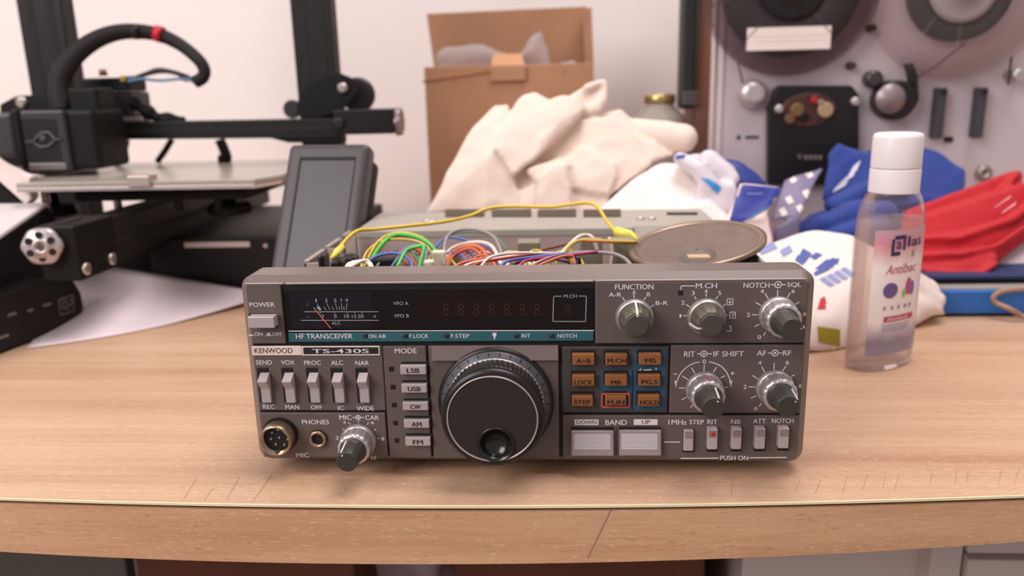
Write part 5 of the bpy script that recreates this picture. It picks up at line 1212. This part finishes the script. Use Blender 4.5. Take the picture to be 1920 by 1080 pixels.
# leaning white framed panel behind
YL = .30
LP = root('leaning_panel', 'white framed dark panel leaning at the far left beside the printer bed', 'panel', (-.50, YL, 0))
mb = MB(); mb.prism(xz([(-70, 262), (0, 310), (36, 330), (60, 330), (50, 345), (58, 372), (48, 384), (0, 340), (-70, 290)], YL), YL, YL+.012, 'y', .001); mb.build('white_frame', mat('frame_white', (234, 218, 212), .5), LP)
mb = MB(); mb.prism(xz([(-70, 296), (0, 346), (46, 388), (10, 392), (-70, 340)], YL+.002), YL+.002, YL+.010, 'y', .001); mb.build('dark_panel', pblk, LP)
mb = MB(); mb.prism(xz([(-70, 342), (-4, 388), (12, 392), (-40, 420), (-70, 520)], YL+.002), YL+.002, YL+.010, 'y', .001); mb.build('white_back', MATS['frame_white'], LP)
p = atY(-60, 470, YL+.004); mb = MB(); mb.box((p.x-.03, YL+.002, .0005), (p.x+.002, YL+.010, p.z+.03), .001); mb.build('panel_stand', pblk, LP)

# ---------------------------------------------------------------- right side: bags, packets, folder
P = lambda x, y, Y: atY(x, y, Y)
bluef = mat('blue_fabric', (27, 54, 134), .7, bump=.2, bscale=900, sheen=.2); redf = mat('red_fabric', (182, 16, 30), .65, bump=.15, bscale=900, sheen=.1)
mb = MB()
def HH(*p): mb.hull([P(*q) for q in p])
def CC(pts): mb.chain([(P(x, y, Y), r) for x, y, Y, r in pts])
# folded blue bag: peaked left ear, broad back, dark folds towards the front
HH((1545, 375, .40), (1555, 290, .42), (1572, 270, .425), (1600, 300, .42), (1625, 290, .42), (1640, 370, .40), (1560, 300, .44), (1620, 300, .44), (1550, 380, .43), (1640, 380, .43))
HH((1600, 330, .42), (1625, 282, .425), (1690, 268, .43), (1760, 288, .425), (1806, 320, .415), (1804, 365, .40), (1700, 385, .38), (1620, 385, .39), (1690, 275, .45), (1800, 340, .44), (1620, 390, .43), (1800, 380, .43))
HH((1455, 455, .37), (1500, 415, .385), (1580, 375, .395), (1650, 360, .395), (1650, 460, .36), (1540, 470, .355), (1460, 468, .365), (1470, 462, .42), (1640, 400, .43), (1640, 470, .42))
HH((1640, 380, .385), (1800, 370, .395), (1790, 440, .38), (1640, 470, .36), (1640, 470, .42), (1790, 450, .42), (1460, 500, .37), (1790, 520, .38), (1500, 520, .42), (1790, 520, .42), (1470, 470, .36))
CC([(1470, 450, .352, .006), (1540, 420, .358, .008), (1600, 400, .365, .009), (1660, 395, .37, .009)]); CC([(1500, 470, .348, .006), (1580, 440, .352, .008), (1650, 425, .356, .009)])
CC([(1560, 385, .375, .006), (1620, 360, .382, .008), (1690, 350, .385, .007)])
BB_ = soft(mb, 'blue_bag', bluef, None, .0022, 3, .001, 50, seed=4, ridge=.0022, floor=.0004, label='folded blue fabric bag heaped in front of the tape deck', cat='bag')
tree = bvh_of(BB_); mb = MB()
for q in (((1598, 330), (1606, 322), (1668, 308), (1662, 318)), ((1612, 342), (1616, 335), (1664, 322), (1660, 330)), ((1618, 312), (1626, 300), (1634, 300), (1628, 314))): pass
for q in (((1568, 350), (1576, 342), (1604, 318), (1600, 330)), ((1590, 330), (1600, 312), (1614, 300), (1606, 320)), ((1560, 362), (1566, 352), (1590, 338), (1584, 348))): decal(mb, q, tree, 6)
mb.build('white_print', mat('bag_print_white', (220, 214, 226), .7), BB_, recalc=False)
# red bag: a stack of folded layers ending in a raised point
mb = MB()
def CC6(pts): mb.chain([(P(x, y, Y), r*.55) for x, y, Y, r in pts])
HH((1700, 395, .345), (1790, 392, .35), (1850, 372, .355), (1905, 318, .365), (1918, 322, .365), (1916, 350, .36), (1860, 410, .345), (1720, 440, .335), (1690, 430, .34), (1690, 400, .38), (1850, 385, .385), (1912, 330, .38))
HH((1690, 420, .335), (1860, 395, .345), (1960, 330, .355), (1965, 370, .35), (1900, 430, .335), (1800, 455, .325), (1690, 455, .33), (1690, 430, .38), (1950, 380, .385))
HH((1690, 455, .325), (1830, 440, .325), (1940, 400, .34), (1950, 430, .335), (1880, 470, .322), (1862, 500, .315), (1700, 490, .322), (1690, 460, .37), (1940, 430, .37))
HH((1690, 478, .318), (1780, 500, .306), (1838, 520, .300), (1868, 498, .304), (1872, 478, .31), (1860, 470, .318), (1690, 470, .33), (1690, 500, .315), (1760, 515, .305), (1690, 490, .37), (1860, 490, .36), (1800, 516, .34))
CC6([(1700, 412, .338, .0045), (1790, 405, .342, .005), (1860, 380, .348, .005), (1908, 326, .36, .003)]); CC6([(1700, 448, .325, .004), (1800, 446, .322, .005), (1900, 410, .332, .005), (1960, 360, .345, .004)])
CC6([(1705, 480, .314, .004), (1800, 476, .310, .004), (1868, 462, .316, .004), (1930, 420, .328, .004)]); CC6([(1720, 505, .307, .003), (1790, 514, .302, .004), (1838, 516, .300, .004), (1868, 494, .303, .004)])
RB = soft(mb, 'red_bag', redf, None, .0020, 2, .0006, 60, seed=6, ridge=.0005, label='folded red fabric bag lying on the dark blue folder at the right edge', cat='bag')
tree = bvh_of(RB); mb = MB()
for q in (((1862, 392), (1866, 388), (1896, 366), (1892, 372)), ((1876, 402), (1880, 397), (1905, 378), (1902, 385))): decal(mb, q, tree, 5)
mb.build('white_print', mat('bag_print_pink', (236, 170, 176), .7), RB, recalc=False)
# pale lining to the right of the red bag
mb = MB(); HH((1850, 505, .325), (1960, 500, .33), (1960, 410, .36), (1900, 440, .35), (1850, 490, .33), (1860, 510, .40), (1960, 505, .40), (1960, 430, .41), (1880, 460, .41))
soft(mb, 'paper_bundle', mat('pink_white', (230, 200, 208), .8), None, .003, 4, .001, 40, seed=8, label='pale pinkish paper bundle tucked behind the red bag', cat='paper')
# blue folders
f0, f1 = atZ(1712, 592), atZ(1975, 592)
yf = (f0.y+f1.y)/2-.003
fm = mat('folder_blue', (44, 106, 182), .5); fdk = mat('folder_navy', (38, 56, 96), .5)
FB = root('blue_folder', 'bright blue folder lying flat under the navy one at the right', 'folder', (.40, yf+.05, 0))
mb = MB(); mb.box((.305, yf+.001, .0004), (.50, yf+.10, .0022), .0006); mb.build('folder_base', pblk, FB)
zt_ = atY(1830, 545, yf).z; mb = MB(); mb.box((.307, yf, .0022), (.50, yf+.10, zt_), .0015, seg=3); mb.build('folder_cover', fm, FB)
mb = MB(); mb.box((.320, yf+.003, zt_-.0004), (.50, yf+.10, zt_+.0012), .0004); mb.build('page_edge', mat('page_grey', (150, 142, 140), .8), FB)
FN = root('navy_folder', 'thin navy folder on top of the bright blue folder', 'folder', (.40, yf+.06, zt_+.0012))
mb = MB(); mb.box((.300, yf+.018, zt_+.0014), (.50, yf+.115, zt_+.0050), .0008); mb.build('folder_back', pblk, FN)
mb = MB(); mb.box((.300, yf+.016, zt_+.0050), (.50, yf+.115, atY(1850, 516, yf+.016).z), .0012); mb.build('folder_cover', fdk, FN)
# bent tan cable in front of the folders
cp2 = [atY(1990, 536, yf-.006), atY(1925, 541, yf-.006), atY(1880, 546, yf-.006), atY(1863, 557, yf-.006), atY(1868, 568, yf-.007), atZ(1895, 580, .010), atZ(1930, 600, .0028), atZ(2010, 640, .0028)]
mb = MB(); mb.tube(spline(cp2, 7), .0021, 10); mb.build('tan_cable', mat('cable_tan', (158, 124, 104), .5), label='bent tan cable looped against the blue folder', cat='cable')
# printed white plastic bag
mb = MB()
HH((1440, 460, .255), (1530, 432, .27), (1600, 440, .27), (1700, 500, .265), (1760, 530, .268), (1768, 560, .262), (1745, 590, .255), (1640, 645, .205), (1560, 662, .19), (1500, 655, .18), (1440, 600, .19), (1410, 480, .24), (1420, 470, .30), (1540, 440, .31), (1700, 510, .31), (1750, 585, .29), (1430, 640, .26), (1520, 520, .225), (1600, 530, .225), (1560, 600, .195))
CC([(1700, 530, .258, .010), (1740, 555, .258, .008), (1766, 562, .256, .004)]); CC([(1700, 570, .250, .010), (1740, 575, .252, .006), (1768, 585, .252, .002)])
WB = soft(mb, 'printed_bag', mat('plastic_white', (236, 222, 216), .35, spec=.4), None, .0028, 6, .0022, 30, seed=9, ridge=.001, floor=.0004, label='plump white plastic bag with blue and red printing behind the radio corner', cat='bag')
tree = bvh_of(WB)
def prints(nm, m, qs, n=8):
    mb = MB()
    for q in qs: decal(mb, q, tree, n)
    mb.build(nm, m, WB, recalc=False)
prints('blue_print', mat('print_blue', (74, 88, 158), .5), [((1527, 505), (1548, 488), (1574, 485), (1560, 503)), ((1525, 512), (1545, 500), (1556, 506), (1528, 518)), ((1552, 492), (1560, 484), (1573, 488), (1570, 496)), ((1498, 480), (1505, 466), (1522, 476), (1512, 490)), ((1490, 488), (1496, 478), (1512, 490), (1504, 498)), ((1518, 482), (1530, 474), (1542, 478), (1528, 488)), ((1690, 508), (1700, 503), (1712, 508), (1700, 512))])
prints('blue_stripe', mat('print_paleblue', (140, 148, 196), .5), [((1536+k*13, 524-k*6), (1545+k*13, 519-k*6), (1565+k*13, 534-k*6), (1556+k*13, 538-k*6)) for k in range(4)]+[((1420, 468), (1450, 455), (1458, 466), (1428, 478)), ((1462, 470), (1480, 460), (1486, 472), (1468, 482))])
prints('red_print', mat('print_red', (200, 36, 44), .5), [((1532, 580), (1538, 560), (1546, 558), (1548, 580)), ((1538, 562), (1546, 556), (1549, 570), (1540, 576))])
prints('olive_print', mat('print_olive', (158, 142, 46), .4), [((1532, 612), (1574, 618), (1574, 650), (1534, 640))], 12)
# white and blue sachet, navy pouch, dotted pack, light blue packet
mb = MB(); HH((1262, 296, .35), (1300, 288, .36), (1345, 290, .36), (1382, 330, .345), (1376, 340, .34), (1340, 335, .335), (1300, 320, .335), (1262, 302, .345), (1300, 292, .38), (1370, 335, .37))
CC([(1275, 298, .338, .006), (1310, 318, .332, .008), (1330, 345, .328, .008)]); CC([(1330, 300, .345, .009), (1360, 325, .340, .009), (1372, 336, .336, .007)])
HH((1310, 335, .325), (1380, 345, .325), (1390, 400, .32), (1300, 400, .32), (1390, 400, .36), (1310, 340, .36), (1380, 500, .33), (1310, 500, .33), (1380, 500, .36))
SA = soft(mb, 'white_sachet', mat('sachet_white', (214, 204, 212), .4), None, .0020, 4, .001, 60, seed=10, floor=.0004, label='crumpled white sachet with a navy edge above the padded sheet', cat='packet')
tree = bvh_of(SA); mb = MB(); decal(mb, ((1314, 333), (1330, 336), (1352, 352), (1345, 364)), tree, 8, .0010); mb.build('light_blue_panel', mat('packet_sky', (64, 150, 216), .45), SA, recalc=False)
mb = MB(); decal(mb, ((1268, 292), (1285, 290), (1284, 296), (1268, 299)), tree, 5); mb.build('blue_corner', mat('packet_navy', (44, 56, 150), .45), SA, recalc=False)
mb = MB(); HH((1355, 297, .40), (1385, 302, .395), (1420, 325, .39), (1436, 342, .385), (1400, 345, .38), (1370, 325, .385), (1355, 299, .42), (1430, 345, .42), (1390, 310, .42), (1380, 480, .39), (1440, 480, .39), (1390, 480, .42), (1440, 480, .42))
soft(mb, 'navy_pouch', mat('pouch_navy', (30, 50, 132), .5), None, .0022, 3, .0008, 60, seed=11, floor=.0004, label='dark blue pouch with a curved edge between the white sachet and the deck', cat='pouch')
navy2 = mat('packet_blue', (46, 56, 142), .45)
mb = MB(); mb.hexa([P(1358, 420, .290), P(1432, 412, .295), P(1466, 352, .315), P(1388, 344, .312), P(1358, 420, .298), P(1432, 412, .303), P(1466, 352, .323), P(1388, 344, .320)], .0012)
mb.hexa([P(1400, 520, .288), P(1460, 520, .290), P(1440, 405, .298), P(1360, 415, .293), P(1400, 520, .300), P(1460, 520, .300), P(1440, 405, .310), P(1360, 415, .306)], .001)
BP = soft(mb, 'blue_packet', mat('packet_pinkwhite', (222, 200, 200), .4), None, .0015, 2, .0008, 80, seed=12, floor=.0004, label='tilted packet with a blue front and white lower edge right behind the loudspeaker', cat='packet')
tree = bvh_of(BP); mb = MB(); decal(mb, ((1386, 346), (1464, 353), (1452, 382), (1366, 420)), tree, 14, .0006); decal(mb, ((1452, 382), (1440, 392), (1392, 416), (1366, 420)), tree, 12, .0006); mb.build('blue_front', navy2, BP, recalc=False)
mb = MB(); decal(mb, ((1454, 380), (1452, 384), (1404, 412), (1398, 412)), tree, 8, .0009); mb.build('teal_line', mat('packet_teal', (52, 110, 140), .5), BP, recalc=False)
mb = MB(); decal(mb, ((1400, 362), (1430, 362), (1430, 366), (1400, 366)), tree, 5, .0010); mb.build('caption_line', mat('packet_caption', (104, 108, 176), .5), BP, recalc=False)
mb = MB(); mb.hexa([P(1445, 415, .318), P(1500, 402, .325), P(1544, 314, .372), P(1470, 338, .360), P(1445, 415, .324), P(1500, 402, .331), P(1544, 314, .378), P(1470, 338, .366)], .001)
mb.hexa([P(1452, 425, .316), P(1500, 405, .324), P(1500, 540, .32), P(1452, 540, .312), P(1452, 425, .325), P(1500, 405, .333), P(1500, 540, .33), P(1452, 540, .322)], .001)
DP = soft(mb, 'dotted_pack', mat('pack_clear_grey', (122, 112, 142), .35), None, .0016, 2, .0012, 60, seed=13, floor=.0004, label='clear greyish plastic pack with round white dots leaning on the blue bag', cat='packet')
tree = bvh_of(DP); mb = MB()
for x, y in ((1486, 336), (1517, 327), (1480, 376), (1512, 364), (1468, 398), (1500, 392)): 
    r = 9; decal(mb, ((x-r, y-r*.4), (x+r*.2, y-r), (x+r, y+r*.4), (x-r*.2, y+r)), tree, 5)
mb.build('white_dot', mat('dot_white', (226, 214, 212), .5), DP, recalc=False)

# ---------------------------------------------------------------- under the bench
cab_m = mat('cabinet_white', (216, 196, 190), .5)
cx0 = atY(1392, 1060, .15).x
CA = root('storage_cabinet', 'white cabinet with a drawer under the right end of the bench', 'cabinet', (.35, .25, -.8))
xs = atY(1812, 1060, .128).x; xm = atY(1745, 1060, .132).x
mb = MB(); mb.box((cx0, .15, -.80), (.62, .60, -.0275), .001); cbb = mb.build('cabinet_body', cab_m, CA)
mb = MB(); mb.box((xm, .132, -.80), (xs-.001, .15, -.0275), .001); mb.build('stile', cab_m, CA)
mb = MB(); mb.box((xs+.0008, .130, -.1225), (.62, .15, -.0275), .0006); mb.build('top_rail', cab_m, CA)
mb = MB(); mb.box((xs+.0012, .128, -.30), (.615, .15, -.1265), .001); dw = mb.build('drawer', cab_m, CA)
mb = MB(); mb.box((.42, .116, -.22), (.52, .128, -.205), .003); mb.build('drawer_handle', psil, dw)
brown = mat('carton_bench_shade', (104, 58, 42), .8, var=.1, vscale=20)  # carton brown darkened to hold the shade under the bench
a, b = atY(253, 1062, .165), atY(628, 1062, .12)
UB = root('storage_carton', 'reddish brown cardboard carton under the left half of the bench', 'box', ((a.x+b.x)/2, .27, -.8))
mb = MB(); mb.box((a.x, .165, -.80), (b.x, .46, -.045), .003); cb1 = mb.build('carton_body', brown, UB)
mb = MB(); mb.box((a.x+.002, .163, -.046), (b.x-.002, .33, -.0435), .001); mb.build('carton_flap', brown, UB)
a, b = atY(852, 1062, .165), atY(1348, 1062, .12)
UB2 = root('storage_carton', 'brown cardboard carton under the middle of the bench, left of the cabinet', 'box', ((a.x+b.x)/2, .27, -.8))
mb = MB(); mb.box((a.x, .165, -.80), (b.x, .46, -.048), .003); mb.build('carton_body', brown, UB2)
mb = MB(); mb.hexa([(a.x+.03, .163, -.052), (b.x-.004, .163, -.047), (b.x-.004, .166, -.045), (a.x+.03, .166, -.05), (a.x+.03, .33, -.046), (b.x-.004, .33, -.046), (b.x-.004, .33, -.044), (a.x+.03, .33, -.044)], .0006); mb.build('carton_flap', brown, UB2)
mb = MB(); a, b = atY(672, 1062, .20), atY(806, 1062, .20)
for i in range(5):
    x = a.x+(b.x-a.x)*(i+.5)/5; mb.capsule((x, .25+.01*(i % 2), -.075), .016, (x, .26, -.30), .018)
mb.hull([(a.x, .23, -.10), (b.x, .23, -.10), (a.x, .34, -.10), (b.x, .34, -.10), (a.x, .23, -.8), (b.x, .23, -.8), (a.x, .34, -.8), (b.x, .34, -.8)])
soft(mb, 'plastic_bag', mat('bag_greyish', (196, 176, 180), .3), None, .006, 2, .005, 40, seed=15, ridge=.003, floor=-.799, label='crumpled pale plastic bag between the two cartons under the bench', cat='bag')
mb = MB(); a, b = atY(-60, 1060, .45), atY(235, 1060, .45); mb.box((-.75, .45, -.80), (b.x, .47, -.03), .001); mb.build('grey_board', mat('board_grey', (112, 106, 98), .7), label='grey board standing at the back under the left end of the bench', cat='board')
